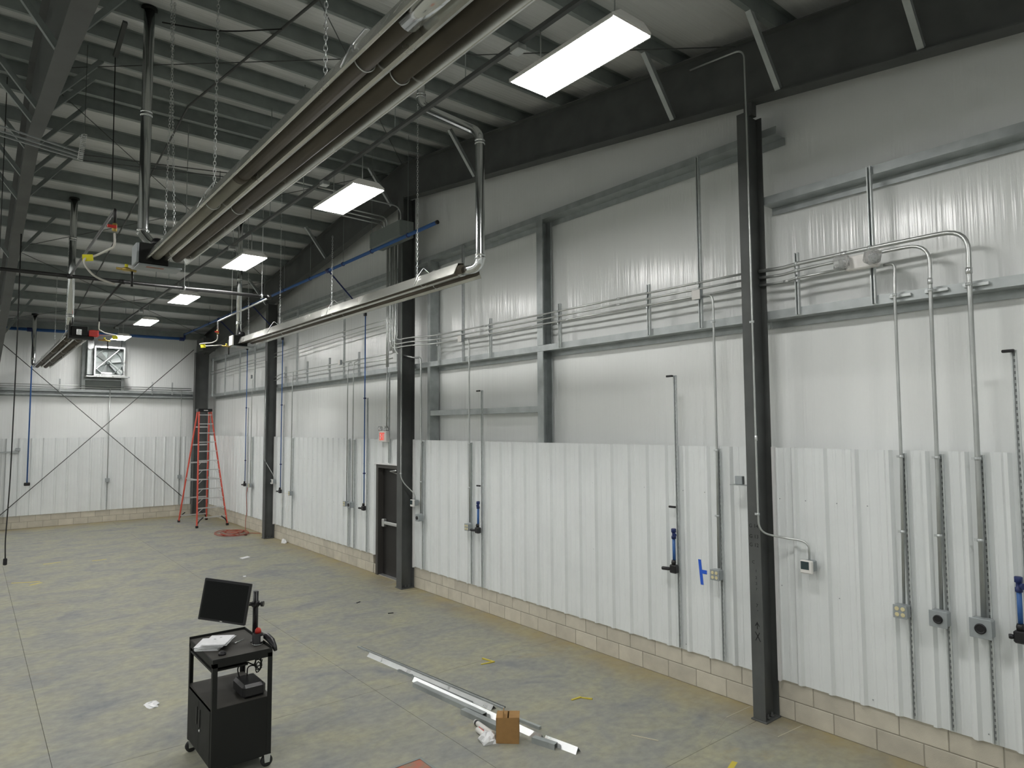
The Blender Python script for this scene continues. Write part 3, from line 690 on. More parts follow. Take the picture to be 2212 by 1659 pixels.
def regulator(x, y, z, L, label):
    t = thing('gas_regulator', (x, y, z), label, 'regulator')
    build('pipe', MB().tube([(x, y, z), (x+L, y, z-0.01)], 0.014, 10), M_BRASS, t)
    build('body', MB().lathe((x+L*0.5, y, z-0.02), (0, 0, 1), [(0, 0.03), (0.01, 0.05), (0.03, 0.05), (0.04, 0.02)], 12), M_BRASS, t)
    build('cap', MB().lathe((x+L*0.5, y, z+0.022), (0, 0, 1), [(0, 0.018), (0.035, 0.018)], 8), M_YEL, t)
    build('drip_leg', MB().tube([(x+L*0.8, y, z-0.014), (x+L*0.8, y, z-0.19)], 0.013, 8), M_BLKPIPE, t)
regulator(1.21, 8.5, 4.885, 0.20, 'brass gas regulator with drip leg beside the long heater burner')
regulator(2.03, 16.25, 4.96, 0.22, 'brass gas regulator with drip leg below the red control')
regulator(4.36, 15.72, 4.95, 0.18, 'brass gas regulator with drip leg beside the white-covered burner')

# ================================================================== COMPRESSED AIR
am = thing('air_main', (5.81, 9.0, 6.43), 'blue compressed air main hung along the gable wall, open end by the chain', 'pipe')
build('pipe', MB().tube([(5.81, 9.06, 6.43), (5.81, 25.55, 6.43)], 0.031, 14), M_BLUE, am)
build('end_cap', MB().lathe((5.81, 9.06, 6.43), (0, -1, 0), [(-0.02, 0.034), (0.012, 0.034), (0.014, 0.028)], 14), M_BLKPL, am)
for y in (10.0, 11.35, 12.6, 14.3, 15.9, 17.3, 20.3, 22.4, 24.2):
    build('pipe_clip', MB().lathe((5.81, y, 6.43), (0, 1, 0), [(-0.014, 0.032), (-0.013, 0.042), (0.013, 0.042), (0.014, 0.032)], 12), M_BLUED, am)
    build('hanger_rod', MB().tube([(5.81, y, 6.465), (5.81, y, zraf(y)+0.02)], 0.004, 5), M_PURLIN, am)
for y in (13.33, 18.3, 21.35): build('tee', MB().lathe((5.81, y, 6.43), (0, 1, 0), [(-0.07, 0.033), (-0.066, 0.048), (0.066, 0.048), (0.07, 0.033)], 14), M_BLUED, am)
fm = thing('air_main', (3, 25.55, 6.25), 'blue compressed air main running under the eave above the exhaust fan', 'pipe')
build('pipe', MB().tube([(0.68, 25.55, 6.21), (5.81, 25.55, 6.27)], 0.05, 14), M_BLUE, fm)
for x in (1.36, 5.72): build('coupling', MB().lathe((x, 25.55, 6.22+0.01*(x-2)), (1, 0, 0), [(-0.08, 0.051), (-0.075, 0.066), (0.075, 0.066), (0.08, 0.051)], 14), M_BLUED, fm)
build('riser', MB().tube([(5.81, 25.55, 6.25), (5.81, 25.55, 6.46)], 0.034, 12), M_BLUED, fm)
def manifold(t, x, y, z, bl=0.10):
    """drop-end manifold: dark block, plug and hose barb"""
    build('manifold', MB().rbox((x-0.045, y-0.05, z-0.055), (x+0.03, y+0.045, z+0.045), 0.012), M_BLKPL, t)
    build('hose_barb', MB().lathe((x-0.02, y+0.04, z-0.01), (-0.35, 1, 0), [(0, 0.016), (0.02, 0.021), (bl, 0.021), (bl+0.01, 0.017)], 10), M_BLKPL, t)
    build('elbow', MB().lathe((x-0.012, y, z+0.045), (0, 0, 1), [(0, 0.026), (0.03, 0.03), (0.055, 0.024)], 10), M_BLKPL, t)
def air_drop_full(y, z0, label, yb=None):
    t = thing('air_drop', (6.68, y, z0), label, 'pipe')
    build('pipe', MB().tube([(6.68, y, 5.56), (6.68, y, z0+0.06)], 0.013, 10), M_BLUE, t)
    build('branch', MB().tube([(5.84, y, 6.40), (6.66, y, 5.60)], 0.016, 10), M_BLUED, t)
    build('elbow', MB().rbox((6.64, y-0.03, 5.54), (6.705, y+0.03, 5.62), 0.012), M_BLKPL, t)
    for z in (3.73, 2.10): build('pipe_clip', MB().rbox((6.655, y-0.035, z-0.015), (6.70, y+0.022, z+0.015), 0.005), M_BLUED, t)
    manifold(t, 6.68, y, z0)
air_drop_full(13.32, 1.36, 'blue air drop with black outlet just beyond the black door')
air_drop_full(18.32, 1.37, 'blue air drop with black outlet, near side of the column between door and ladder')
air_drop_full(21.36, 1.36, 'blue air drop with black outlet, between that column and the orange ladder')
def air_drop_short(y, label, bl=0.10):
    t = thing('air_drop', (6.66, y, 1.36), label, 'air outlet'); x = 6.672
    build('pipe', MB().tube([(x, y, 1.74), (x, y, 1.45)], 0.019, 12), M_BLUE, t)
    build('valve_body', MB().lathe((x, y, 1.72), (0, 0, 1), [(0, 0.022), (0.005, 0.028), (0.035, 0.028), (0.04, 0.02), (0.075, 0.02), (0.08, 0.030), (0.12, 0.030), (0.125, 0.024)], 12), M_BLUED, t)
    build('valve_knob', MB().lathe((x-0.015, y-0.01, 1.775), (-0.6, -0.8, 0), [(0, 0.012), (0.02, 0.012), (0.021, 0.026), (0.045, 0.024)], 12), M_BLUED, t)
    manifold(t, x, y, 1.37, bl)
    return t
air_drop_short(5.12, 'blue valve and black air outlet on the wall beside the blue tape')
air_drop_short(9.13, 'blue valve and black air outlet beside a socket, between two framed columns')
air_drop_short(1.69, 'blue valve and black air outlet cut off by the picture edge', 0.03)
t = thing('air_drop', (1.44, 25.9, 1.40), 'long blue air drop with black outlet on the far wall', 'pipe')
build('pipe', MB().tube([(1.42, 25.55, 6.20), (1.42, 25.60, 6.05), (1.46, 25.89, 5.75), (1.46, 25.89, 1.44)], 0.020, 10, 0.1), M_BLUE, t)
build('manifold', MB().rbox((1.38, 25.83, 1.34), (1.54, 25.905, 1.44), 0.015), M_BLKPL, t)

# ================================================================== STRUTS AND CONDUITS ON THE GABLE WALL
STR = [(-0.0205, 0), (0.0205, 0), (0.0205, 0.041), (0.010, 0.041), (0.010, 0.035), (0.016, 0.035), (0.016, 0.005), (-0.016, 0.005), (-0.016, 0.035), (-0.010, 0.035), (-0.010, 0.041), (-0.0205, 0.041)]
def strut(y, z0, z1, xb, label, group=None, name='strut_rail', slots=True):
    """strut channel standing upright, open side to the hall; xb = back plane"""
    t = thing(name, (xb, y, z0), label, 'strut', group)
    build('channel', MB().ext(STR if xb > 6.77 else STS, (xb, y, z0), (0, 1, 0), (-1, 0, 0), (0, 0, z1-z0)), M_STRUT, t)
    if slots:
        mb = MB(); k = 0
        while z0+0.03+k*0.05 < z1-0.03:
            z = z0+0.03+k*0.05; k += 1
            mb.box((xb-0.0058 if xb > 6.77 else xb-0.0048, y-0.005, z), (xb-0.0048 if xb > 6.77 else xb-0.0038, y+0.005, z+0.025))
        tag(build('slots', mb, M_SLOT, t), kind='stuff')
    return t
def cond(pts, r, label, clamps=(), couplings=(), bend=0.13, group=None):
    t = thing('conduit', min(pts, key=lambda p: p[2]), label, 'conduit', group)
    build('tube', MB().tube(pts, r, 12, bend), M_COND, t)
    for p, ax in clamps:
        p = V(p)
        a = V(ax).normalized(); s = a.cross(V((1, 0, 0))).normalized(); mb = MB()
        mb.lathe(p, a, [(-0.013, r*1.02), (-0.012, r+0.006), (0.012, r+0.006), (0.013, r*1.02)], 12)
        build('clamp', mb, M_STRUT, t)
        build('clamp_ear', MB().bar(p+s*(r+0.004), p+s*(r+0.026), 0.022, 0.008, (1, 0, 0)), M_STRUT, t)
    for p, ax in couplings: build('coupling', MB().lathe(p, ax, [(-0.028, r*1.02), (-0.026, r*1.28), (0.026, r*1.28), (0.028, r*1.02)], 12), M_BRIGHT, t)
    return t
STS = [(-0.0205, 0), (0.0205, 0), (0.0205, 0.021), (0.010, 0.021), (0.010, 0.017), (0.016, 0.017), (0.016, 0.004), (-0.016, 0.004), (-0.016, 0.017), (-0.010, 0.017), (-0.010, 0.021), (-0.0205, 0.021)]
XU = 6.737     # conduit axis on the struts above the girt
XD = 6.706     # conduit axis of the drops over the liner
UP = (0, 0, 1)
# bay by the picture edge (three drops)
strut(3.52, 4.26, 4.92, 6.80, 'short strut upright beside the column with handwritten marks')
strut(2.755, 4.26, 5.62, 6.80, 'tall strut upright behind the twin-head emergency light')
cond([(XU, 3.93, 4.79), (XU, 3.66, 4.775), (XU, 3.50, 4.79), (XU, 2.75, 4.80), (XU, 1.935, 4.80), (XD, 1.935, 4.36), (XD, 1.94, 2.8), (XD, 1.955, 1.46)], 0.021,
     'thick conduit bending down to the round black outlet nearest the picture edge', [((XU, 3.5, 4.79), (0, 1, 0)), ((XU, 2.76, 4.80), (0, 1, 0)), ((XD, 1.94, 4.30), UP), ((XD, 1.94, 2.79), UP), ((XD, 1.95, 2.10), UP)], [((XU, 3.0, 4.795), (0, 1, 0)), ((XD, 1.935, 4.42), UP)], 0.26)
cond([(XU, 3.93, 4.715), (XU, 3.66, 4.70), (XU, 3.50, 4.72), (XU, 2.75, 4.74), (XU, 2.24, 4.74), (XD, 2.24, 4.33), (XD, 2.25, 2.8), (XD, 2.27, 1.46)], 0.0165,
     'middle conduit bending down to the smaller round black outlet', [((XU, 3.5, 4.72), (0, 1, 0)), ((XD, 2.24, 4.30), UP), ((XD, 2.25, 2.79), UP), ((XD, 2.26, 2.10), UP)], [((XD, 2.24, 4.38), UP)], 0.24)
cond([(XU, 3.93, 4.63), (XU, 3.66, 4.62), (XU, 3.50, 4.64), (XU, 2.98, 4.645)], 0.0135, 'thin conduit feeding the twin-head emergency light', [((XU, 3.5, 4.64), (0, 1, 0))], [((XU, 3.62, 4.625), (0, 1, 0))], 0.1)
cond([(XU, 2.64, 4.61), (XU, 2.54, 4.61), (XD, 2.54, 4.38), (XD, 2.545, 2.8), (XD, 2.575, 1.45)], 0.0135,
     'thin conduit dropping from the emergency light to a double socket', [((XD, 2.54, 4.30), UP), ((XD, 2.545, 2.79), UP), ((XD, 2.56, 2.10), UP)], [], 0.16)
for y, s in ((1.94, 'behind the thick conduit at the picture edge'), (2.25, 'behind the middle of the three drop conduits'), (2.555, 'behind the thin drop conduit below the emergency light')):
    strut(y-0.018, 0.42, 2.82, 6.751, 'slotted strut rail '+s, slots=True)
    for dz in (4.285,):
        build('girt_clip', MB().rbox((6.765, y-0.13, dz), (6.80, y+0.06, dz+0.03), 0.003), M_STRUT, wr)
strut(1.655, 0.42, 3.70, 6.751, 'slotted strut rail of the air outlet at the picture edge')
solo('black_clip', MB().rbox((6.69, 1.64, 3.68), (6.73, 1.73, 3.705), 0.006), M_BLKPL, 'black pipe clip on top of the strut at the picture edge', 'clip')
# emergency light
e = thing('emergency_light', (6.66, 2.81, 4.58), 'white twin-head emergency light with clear lamps on the conduits', 'emergency light')
build('body', MB().rbox((6.635, 2.655, 4.595), (6.712, 2.955, 4.735), 0.012), M_BRWHITE, e)
for y, dy, rz in ((2.965, 0.6, 0.5), (2.675, -0.5, -0.35)):
    R_ = Matrix.Rotation(rz, 3, 'Z') @ Matrix.Rotation(0.25, 3, 'Y')
    lh = build('lamp_head', MB().rbox((-0.055, -0.070, -0.06), (0.055, 0.070, 0.06), 0.018, R_, (6.58, y, 4.675)), M_LENS, e)
    build('bulb', MB().lathe((6.61, y, 4.675), (-1, dy*0.5, -0.25), [(0, 0.012), (0.02, 0.030), (0.024, 0.030), (0.022, 0.010)], 12), M_BRIGHT, lh)
    build('lamp_neck', MB().tube([(6.64, y, 4.66), (6.615, y, 4.67)], 0.018, 8), M_WHITE, e)
# middle bay (between the marked column and the door column)
for y, z1, s in ((5.52, 4.92, 'with the blue-taped panel below'), (7.20, 4.92, 'close to the open stud of the framed opening'), (8.905, 4.92, 'above the framed opening header'), (10.50, 4.86, 'close to the door column')):
    strut(y, 4.26, z1, 6.80, 'short strut upright carrying three conduits, '+s)
strut(4.73, 4.26, 6.36, 6.80, 'tall strut upright with junction box, next to the marked column')
strut(9.71, 4.26, 6.36, 6.80, 'tall strut upright inside the framed opening')
ups = (4.73, 5.52, 7.20, 8.905, 9.71, 10.5)
for z, zz, yb, s in ((4.80, 4.81, 11.62, 'upper'), (4.725, 4.73, 11.74, 'middle')):
    xx = 6.70 if s == 'upper' else 6.70
    cond([(XU, 4.0, z), (XU, 8.0, z), (XU, 10.6, zz), (6.49, 11.05, zz), (6.49, yb, zz), (6.49, yb, 5.2), (6.49, yb, 6.725)], 0.0135, s+' of three conduits along the middle bay, turning up to the grey cabinet', [((XU, y, z), (0, 1, 0)) for y in ups], [((XU, 6.0, z), (0, 1, 0)), ((XU, 9.0, z), (0, 1, 0))], 0.25)
cond([(XU, 4.0, 4.64), (XU, 8.0, 4.65), (XU, 10.6, 4.655), (6.49, 11.05, 4.66), (6.49, 11.85, 4.66), (6.49, 11.85, 5.2), (6.49, 11.85, 6.725)], 0.0135, 'lowest of three conduits along the middle bay, passing two junction boxes', [((XU, y, 4.645), (0, 1, 0)) for y in ups[1:]], [((XU, 7.0, 4.645), (0, 1, 0))], 0.25)
def jbox(y, z, label):
    t = thing('junction_box', (6.70, y, z-0.055), label, 'junction box')
    build('box', MB().rbox((6.665, y-0.055, z-0.055), (6.722, y+0.055, z+0.055), 0.004), M_GREYBOX, t)
    build('cover', MB().rbox((6.660, y-0.057, z-0.057), (6.6645, y+0.057, z+0.057), 0.002), M_WHITE, t)
jbox(4.715, 4.645, 'square junction box on the tall strut near the marked column')
jbox(9.66, 4.645, 'square junction box on the tall strut inside the framed opening')
cond([(XU-0.03, 4.66, 4.62), (XU-0.03, 4.52, 4.62), (XD, 4.51, 4.42), (XD, 4.51, 2.8), (XD, 4.525, 1.46)], 0.0135, 'drop conduit from the junction box to the double socket near the marked column', [((XD, 4.51, 4.30), UP), ((XD, 4.51, 2.8), UP), ((XD, 4.52, 2.05), UP)], [], 0.14)
cond([(XU-0.03, 9.60, 4.62), (XU-0.03, 9.44, 4.62), (XD, 9.43, 4.42), (XD, 9.43, 2.8), (XD, 9.42, 1.46)], 0.0135, 'drop conduit from the junction box to the double socket in the middle bay', [((XD, 9.43, 4.30), UP), ((XD, 9.43, 2.8), UP), ((XD, 9.43, 2.05), UP)], [], 0.14)
cond([(6.49, 11.66, 6.7), (6.49, 11.66, 4.55), (XD, 11.24, 4.44), (XD, 11.03, 4.44), (XD, 11.03, 4.2), (XD, 11.015, 2.8), (XD, 11.02, 1.46)], 0.0165, 'conduit curving round the door column down to a round black outlet', [((XD, 11.01, 2.8), UP), ((XD, 11.015, 2.05), UP)], [], 0.16)
for y, s in ((4.505, 'beside the column with handwritten marks'), (9.412, 'behind the double socket in the middle bay'), (10.99, 'behind the round outlet next to the door column')):
    strut(y, 0.42, 2.82, 6.751, 'slotted strut rail '+s)
strut(5.105, 0.42, 3.71, 6.751, 'slotted strut rail of the air outlet beside the blue tape')
strut(9.105, 0.42, 3.71, 6.751, 'slotted strut rail of the air outlet in the middle bay')
for y, z, s in ((5.12, 3.70, 'on top of the strut beside the blue tape'), (9.12, 3.70, 'on top of the strut in the middle bay'), (5.12, 2.10, 'half way down the strut beside the blue tape'), (9.12, 2.10, 'half way down the strut in the middle bay')):
    solo('black_clip', MB().rbox((6.682, y-0.015, z-0.012), (6.712, y+0.08, z+0.012), 0.005), M_BLKPL, 'black pipe clip '+s, 'clip')
# wall outlets
def socket_box(y, z, label, duplex=2, x=6.64, w=0.115):
    t = thing('socket_box', (x, y, z-w/2), label, 'socket')
    build('box', MB().rbox((x, y-w/2, z-w/2), (6.73, y+w/2, z+w/2), 0.008), M_GREYBOX, t)
    p = build('cover_plate', MB().rbox((x-0.006, y-w/2-0.002, z-w/2-0.002), (x-0.0005, y+w/2+0.002, z+w/2+0.002), 0.002), M_GREYBOX, t)
    for dy in ((-0.025, 0.025) if duplex == 2 else (0,)):
        for dz in (-0.026, 0.026):
            build('receptacle', MB().lathe((x-0.006, y+dy, z+dz), (-1, 0, 0), [(0, 0.019), (0.004, 0.019), (0.005, 0.017)], 12), M_IVORY, p)
def round_box(y, z, w, label, x=6.62):
    t = thing('power_outlet', (x, y, z-w/2), label, 'outlet')
    build('box', MB().rbox((x, y-w/2, z-w/2), (6.725, y+w/2, z+w/2), 0.012), M_GREYBOX, t)
    p = build('cover_plate', MB().rbox((x-0.008, y-w/2-0.004, z-w/2-0.003), (x-0.0005, y+w/2+0.004, z+w/2+0.003), 0.003), M_GREYBOX, t)
    build('black_socket', MB().lathe((x-0.008, y, z), (-1, 0, 0), [(0, w*0.28), (0.012, w*0.27), (0.013, w*0.20), (0.008, w*0.18)], 20), M_BLKPL, p)
socket_box(2.585, 1.385, 'grey double socket under the thin drop conduit below the emergency light')
round_box(2.27, 1.39, 0.135, 'smaller grey outlet box with round black socket in a row of three boxes')
round_box(1.955, 1.38, 0.155, 'larger grey outlet box with round black socket in a row of three boxes')
socket_box(4.535, 1.39, 'grey double socket between the blue tape and the marked column')
socket_box(9.42, 1.385, 'grey double socket beside the air outlet in the middle bay')
round_box(11.0, 1.385, 0.125, 'grey outlet box with round black socket next to the door column')
# thermostats on their curved conduits
def thermo(y, z, label, s=1.0):
    t = thing('thermostat', (6.66, y, z-0.065), label, 'thermostat')
    build('back_box', MB().rbox((6.665, y-0.055, z-0.05), (6.745, y+0.045, z+0.055), 0.006), M_GREYBOX, t)
    b = build('case', MB().rbox((6.625, y-0.06, z-0.07), (6.664, y+0.065, z+0.06), 0.008), M_WHITE, t)
    build('display', MB().box((6.6235, y-0.03, z-0.03), (6.6248, y+0.055, z+0.05)), M_LCD, b)
thermo(3.45, 1.655, 'white thermostat with dark screen near the marked column')
thermo(11.22, 1.645, 'white thermostat with dark screen next to the door column')
c = cond([(6.49, 4.6, 7.30), (6.49, 3.89, 7.24), (6.49, 3.885, 6.5), (6.50, 3.89, 2.25), (6.50, 3.885, 1.96), (6.66, 3.72, 1.91), (6.70, 3.52, 1.90), (6.70, 3.45, 1.86), (6.70, 3.45, 1.70)], 0.0105,
     'thin conduit running down the marked column and curving to the thermostat', [((6.50, 3.888, 4.2), UP), ((6.50, 3.889, 2.15), UP)], [((6.50, 3.888, 2.95), UP)], 0.12)
cond([(6.50, 11.415, 6.7), (6.50, 11.415, 2.12), (6.55, 11.36, 2.0), (6.70, 11.22, 1.80), (6.70, 11.22, 1.69)], 0.0105, 'thin conduit running down the door column and bending to the thermostat', [((6.50, 11.415, 2.2), UP)], [], 0.06)
cond([(6.50, 19.10, 5.0), (6.50, 19.10, 2.2), (6.70, 18.90, 1.75), (6.70, 18.90, 1.62)], 0.0105, 'thin conduit bending off the column between door and ladder', [], [], 0.06)
thermo(18.90, 1.60, 'small thermostat beside the column between door and ladder')
# little bracket box on the marked column
b = thing('sensor_box', (6.62, 4.17, 2.43), 'small grey box on a bracket sticking out behind the marked column', 'box')
build('bracket', MB().box((6.56, 4.03, 2.43), (6.64, 4.26, 2.438)), M_GALV, b)
build('case', MB().rbox((6.585, 4.12, 2.44), (6.635, 4.21, 2.53), 0.004), M_GREYBOX, b)
# blue tape T on the liner
t = thing('blue_tape', (6.74, 4.82, 1.36), 'two strips of blue tape forming a T on the white wall', 'tape')
build('tape_strip', MB().ext([(-0.020, 0), (0.020, 0), (0.048, 0.29), (0.008, 0.29)], (6.7785, 4.805, 1.215), (0, 1, 0), (0, 0, 1), (-0.0008, 0, 0)), M_TAPE, t)
build('tape_strip', MB().box((6.7765, 4.735, 1.345), (6.7775, 4.822, 1.390)), M_TAPE, t)

# ---- door bay: grey cabinet and conduit bundles
cb = thing('pull_box', (6.36, 11.6, 6.73), 'large grey steel pull box high on the door column', 'cabinet')
build('box', MB().rbox((6.21, 10.99, 6.73), (6.512, 12.22, 7.04), 0.006), M_JBOX, cb)
build('cover', MB().rbox((6.203, 11.0, 6.74), (6.209, 12.21, 7.03), 0.002), M_JBOX, cb)
for y, nm in ((12.02, 'first'), (11.93, 'second'), (11.84, 'third'), (11.30, 'last and tallest')):
    top = 7.40 if y < 11.5 else 7.22+0.05*(12.02-y)/0.09
    cond([(6.40, y, 7.035), (6.40, y, top), (5.2 if y > 11.5 else 4.3, y, top+0.02)], 0.0135,
         nm+' thin conduit arching out of the top of the grey pull box', [], [], 0.2)
for i in range(5):
    y = 12.17-i*0.065
    cond([(6.66, y, 6.9), (6.66, y, 5.0), (6.66, y, 4.66 if i < 2 else 4.60)], 0.0125, ('first', 'second', 'third', 'fourth', 'fifth')[4-i]+' thin vertical conduit of the bundle above the exit sign, counted from the column', [], [], 0.1)
for i in range(2):
    y = 11.79+i*0.0-i*0.06
    cond([(6.47, 11.90+i*0.06, 6.725), (6.47, 11.90+i*0.06, 5.0), (6.47, 11.90+i*0.06, 4.30)], 0.0125, ('inner', 'outer')[i]+' of two thin vertical conduits under the pull box by the door column', [], [], 0.1)
build('bundle_support', MB().box((6.52, 11.84, 6.86), (6.70, 12.22, 6.90)), M_JBOX, cb)
strut(12.05, 4.27, 4.9, 6.80, 'short strut upright below the conduit bundle')
for z, s in ((5.36, 'upper'), (5.26, 'lower')):
    cond([(6.735, 12.2, z), (6.735, 15.0, z-0.03), (6.735, 19.0, z-0.13), (6.735, 25.6, z-0.22)], 0.0125, s+' of two high conduits running from the door bay towards the ladder', [((6.735, y, z-0.03*(y-12.2)/2.8), (0, 1, 0)) for y in (14.6,)], [], 0.3)
for z, s in ((4.62, 'upper'), (4.52, 'lower')):
    cond([(6.735, 12.2, z), (6.735, 18.6, z-0.01), (6.735, 18.9, z-0.07), (6.735, 19.4, z-0.07)], 0.0125, s+' of two low conduits above the girt in the door bay', [((6.735, y, z), (0, 1, 0)) for y in (13.8, 15.4, 16.8, 18.3)], [], 0.2)
for y, z1, s in ((13.81, 4.80, 'next to the door'), (15.40, 4.80, 'second from the door'), (16.78, 4.82, 'third from the door'), (18.30, 4.80, 'fourth from the door')):
    strut(y, 4.25, z1, 6.80, 'short strut upright in the door bay, '+s, slots=False)
for y, z1, s in ((14.59, 6.3, 'over the twin outlets'), (17.5, 6.3, 'next to the steel column')):
    strut(y, 4.25, z1, 6.80, 'tall strut upright in the door bay '+s, slots=False)
for y, s in ((20.92, 'first'), (22.40, 'second'), (24.0, 'third'), (25.55, 'last')):
    strut(y, 4.25, 5.62, 6.80, s+' tall strut upright between the far column and the ladder corner', slots=False)
for y, z0, s in ((14.23, 1.42, 'further of two drop conduits to the twin outlets beyond the door'), (13.94, 1.42, 'nearer of two drop conduits to the twin outlets beyond the door'), (17.62, 1.42, 'drop conduit to the socket with a hanging cord'), (20.93, 1.42, 'drop conduit to the socket near the ladder')):
    cond([(6.72, y+(0.0 if y > 17 else -0.14), 4.58), (6.72, y+0.01, 4.58) if y > 17 else (6.72, y, 4.58), (XD, y, 4.4), (XD, y, z0)], 0.0125, s, [((XD, y, 2.8), UP), ((XD, y, 2.1), UP)], [], 0.12)
    strut(y-0.03, 0.42, 2.82, 6.751, 'thin strut rail behind the '+s.replace(' to the twin outlets beyond the door', ' beyond the door'), slots=False)
for y, s in ((13.30, 'behind the blue air drop beyond the door'), (18.30, 'behind the blue air drop before the steel column'), (21.34, 'behind the blue air drop near the ladder')):
    strut(y, 0.42, 3.74, 6.751, 'thin strut rail '+s, slots=False)
socket_box(14.21, 1.375, 'grey socket box, further of the twin outlets beyond the door')
round_box(13.93, 1.375, 0.13, 'grey round outlet box, nearer of the twin outlets beyond the door')
socket_box(17.56, 1.365, 'grey socket box with a thin cord hanging from it')
socket_box(20.84, 1.365, 'grey socket box near the ladder feeding the orange cord')
jbox(21.0, 4.68, 'white junction box on the girt near the ladder')
jbox(14.62, 4.62, 'square junction box on the tall strut over the twin outlets')
solo('phone_lead', MB().tube([(6.63, 17.66, 1.33), (6.60, 17.85, 1.38), (6.58, 17.95, 1.18), (6.58, 17.88, 0.98)], 0.008, 8, 0.1), M_WHITE, 'thin white cord hanging from a grey socket box', 'cord')
solo('phone_lead', MB().tube([(6.63, 17.58, 1.30), (6.60, 17.70, 0.92), (6.60, 17.50, 0.85), (6.60, 17.46, 1.05)], 0.006, 8, 0.12), M_WHITE, 'looped white cord below a grey socket box', 'cord')
# exit sign with twin lamps
ex = thing('exit_sign', (6.70, 12.47, 2.79), 'white exit sign with red letters and two lamp heads over the black door', 'sign')
build('case', MB().rbox((6.655, 12.31, 2.79), (6.735, 12.63, 3.02), 0.008), M_WHITE, ex)
lx = 6.6535
def glyph(strokes, yc):
    mb = MB()
    for (a0, b0), (a1, b1) in strokes: mb.bar((lx, yc-a0, 2.905+b0), (lx, yc-a1, 2.905+b1), 0.016, 0.003, (1, 0, 0))
    return build('letter', mb, M_EXIT, ex)
h = 0.078
glyph((((-0.017, -h), (-0.017, h)), ((-0.0095, h-0.008), (0.022, h-0.008)), ((-0.0095, 0), (0.016, 0)), ((-0.0095, -h+0.008), (0.022, -h+0.008))), 12.552)
glyph((((-0.022, -h), (0.022, h)), ((-0.022, h), (0.022, -h))), 12.495)
glyph((((0, -h), (0, h)),), 12.452)
glyph((((0, -h), (0, h-0.016)), ((-0.026, h-0.008), (0.026, h-0.008))), 12.402)
for y in (12.60, 12.36):
    build('lamp_head', MB().lathe((6.70, y, 3.07), (-1, 0.15, -0.1), [(-0.03, 0.02), (-0.02, 0.045), (0.03, 0.05), (0.05, 0.055), (0.055, 0.045)], 14), M_LENS, ex)
    build('lamp_neck', MB().tube([(6.70, y, 3.02), (6.70, y, 3.045)], 0.012, 8), M_WHITE, ex)
cond([(6.70, 12.36, 4.58), (6.70, 12.36, 3.07)], 0.0125, 'vertical conduit dropping to the exit sign', [((6.70, 12.36, 3.3), UP)], [])
strut(12.33, 2.36, 4.24, 6.751, 'slotted strut rail behind the exit sign above the door')

# ================================================================== FAR WALL
def far_drop(x, label, boxlabel):
    cond([(x, YF-0.05, 4.45), (x, YF-0.05, 1.44)], 0.0135, label, [((x, YF-0.05, 2.8), UP), ((x, YF-0.05, 2.1), UP)], [])
    t = thing('socket_box', (x, YF-0.09, 1.33), boxlabel, 'socket')
    build('box', MB().rbox((x-0.06, YF-0.11, 1.33), (x+0.06, YF-0.02, 1.45), 0.008), M_GREYBOX, t)
    build('cover_plate', MB().rbox((x-0.063, YF-0.117, 1.327), (x+0.063, YF-0.1105, 1.453), 0.002), M_GREYBOX, t)
    solo('strut_rail', MB().ext(STR, (x, YF-0.018, 0.42), (-1, 0, 0), (0, -1, 0), (0, 0, 0.90)), M_STRUT, 'thin strut rail below the '+boxlabel, 'strut')
far_drop(3.65, 'vertical conduit on the far wall under the exhaust fan', 'grey socket box on the far wall under the exhaust fan')
far_drop(5.87, 'vertical conduit on the far wall beside the ladder', 'grey socket box on the far wall beside the ladder')
for z, s in ((4.53, 'upper'), (4.46, 'lower')):
    cond([(-3, YF-0.045, z), (6.2, YF-0.045, z+0.01)], 0.0135, s+' conduit running along the far wall above the girt', [], [])
for x, s in ((2.23, 'near the blue drop'), (4.93, 'beside the fan'), (5.57, 'near the ladder corner')):
    solo('strut_rail', MB().ext(STR, (x, YF-0.003, 4.30), (-1, 0, 0), (0, -1, 0), (0, 0, 0.44)), M_STRUT, 'short strut upright on the far wall girt '+s, 'strut')
for p, q, s in (((0.68, 25.97, 5.787), (5.95, 25.97, 0.70), 'falling towards the ladder'), ((0.68, 25.93, 0.333), (6.22, 25.93, 5.95), 'rising towards the corner column')):
    solo('brace_rod', MB().tube([p, q], 0.012, 8), M_STEEL, 'thin diagonal brace rod crossing the far wall, '+s, 'rod')
t = thing('wall_bracket', (0.9, 25.96, 2.38), 'grey bracket arm with small box low on the far wall', 'bracket')
build('arm', MB().bar((-0.2, 25.98, 2.38), (1.20, 25.98, 2.40), 0.03, 0.045), M_GALV, t)
build('box', MB().rbox((1.14, 25.95, 2.425), (1.26, 26.05, 2.52), 0.01), M_GREYBOX, t)
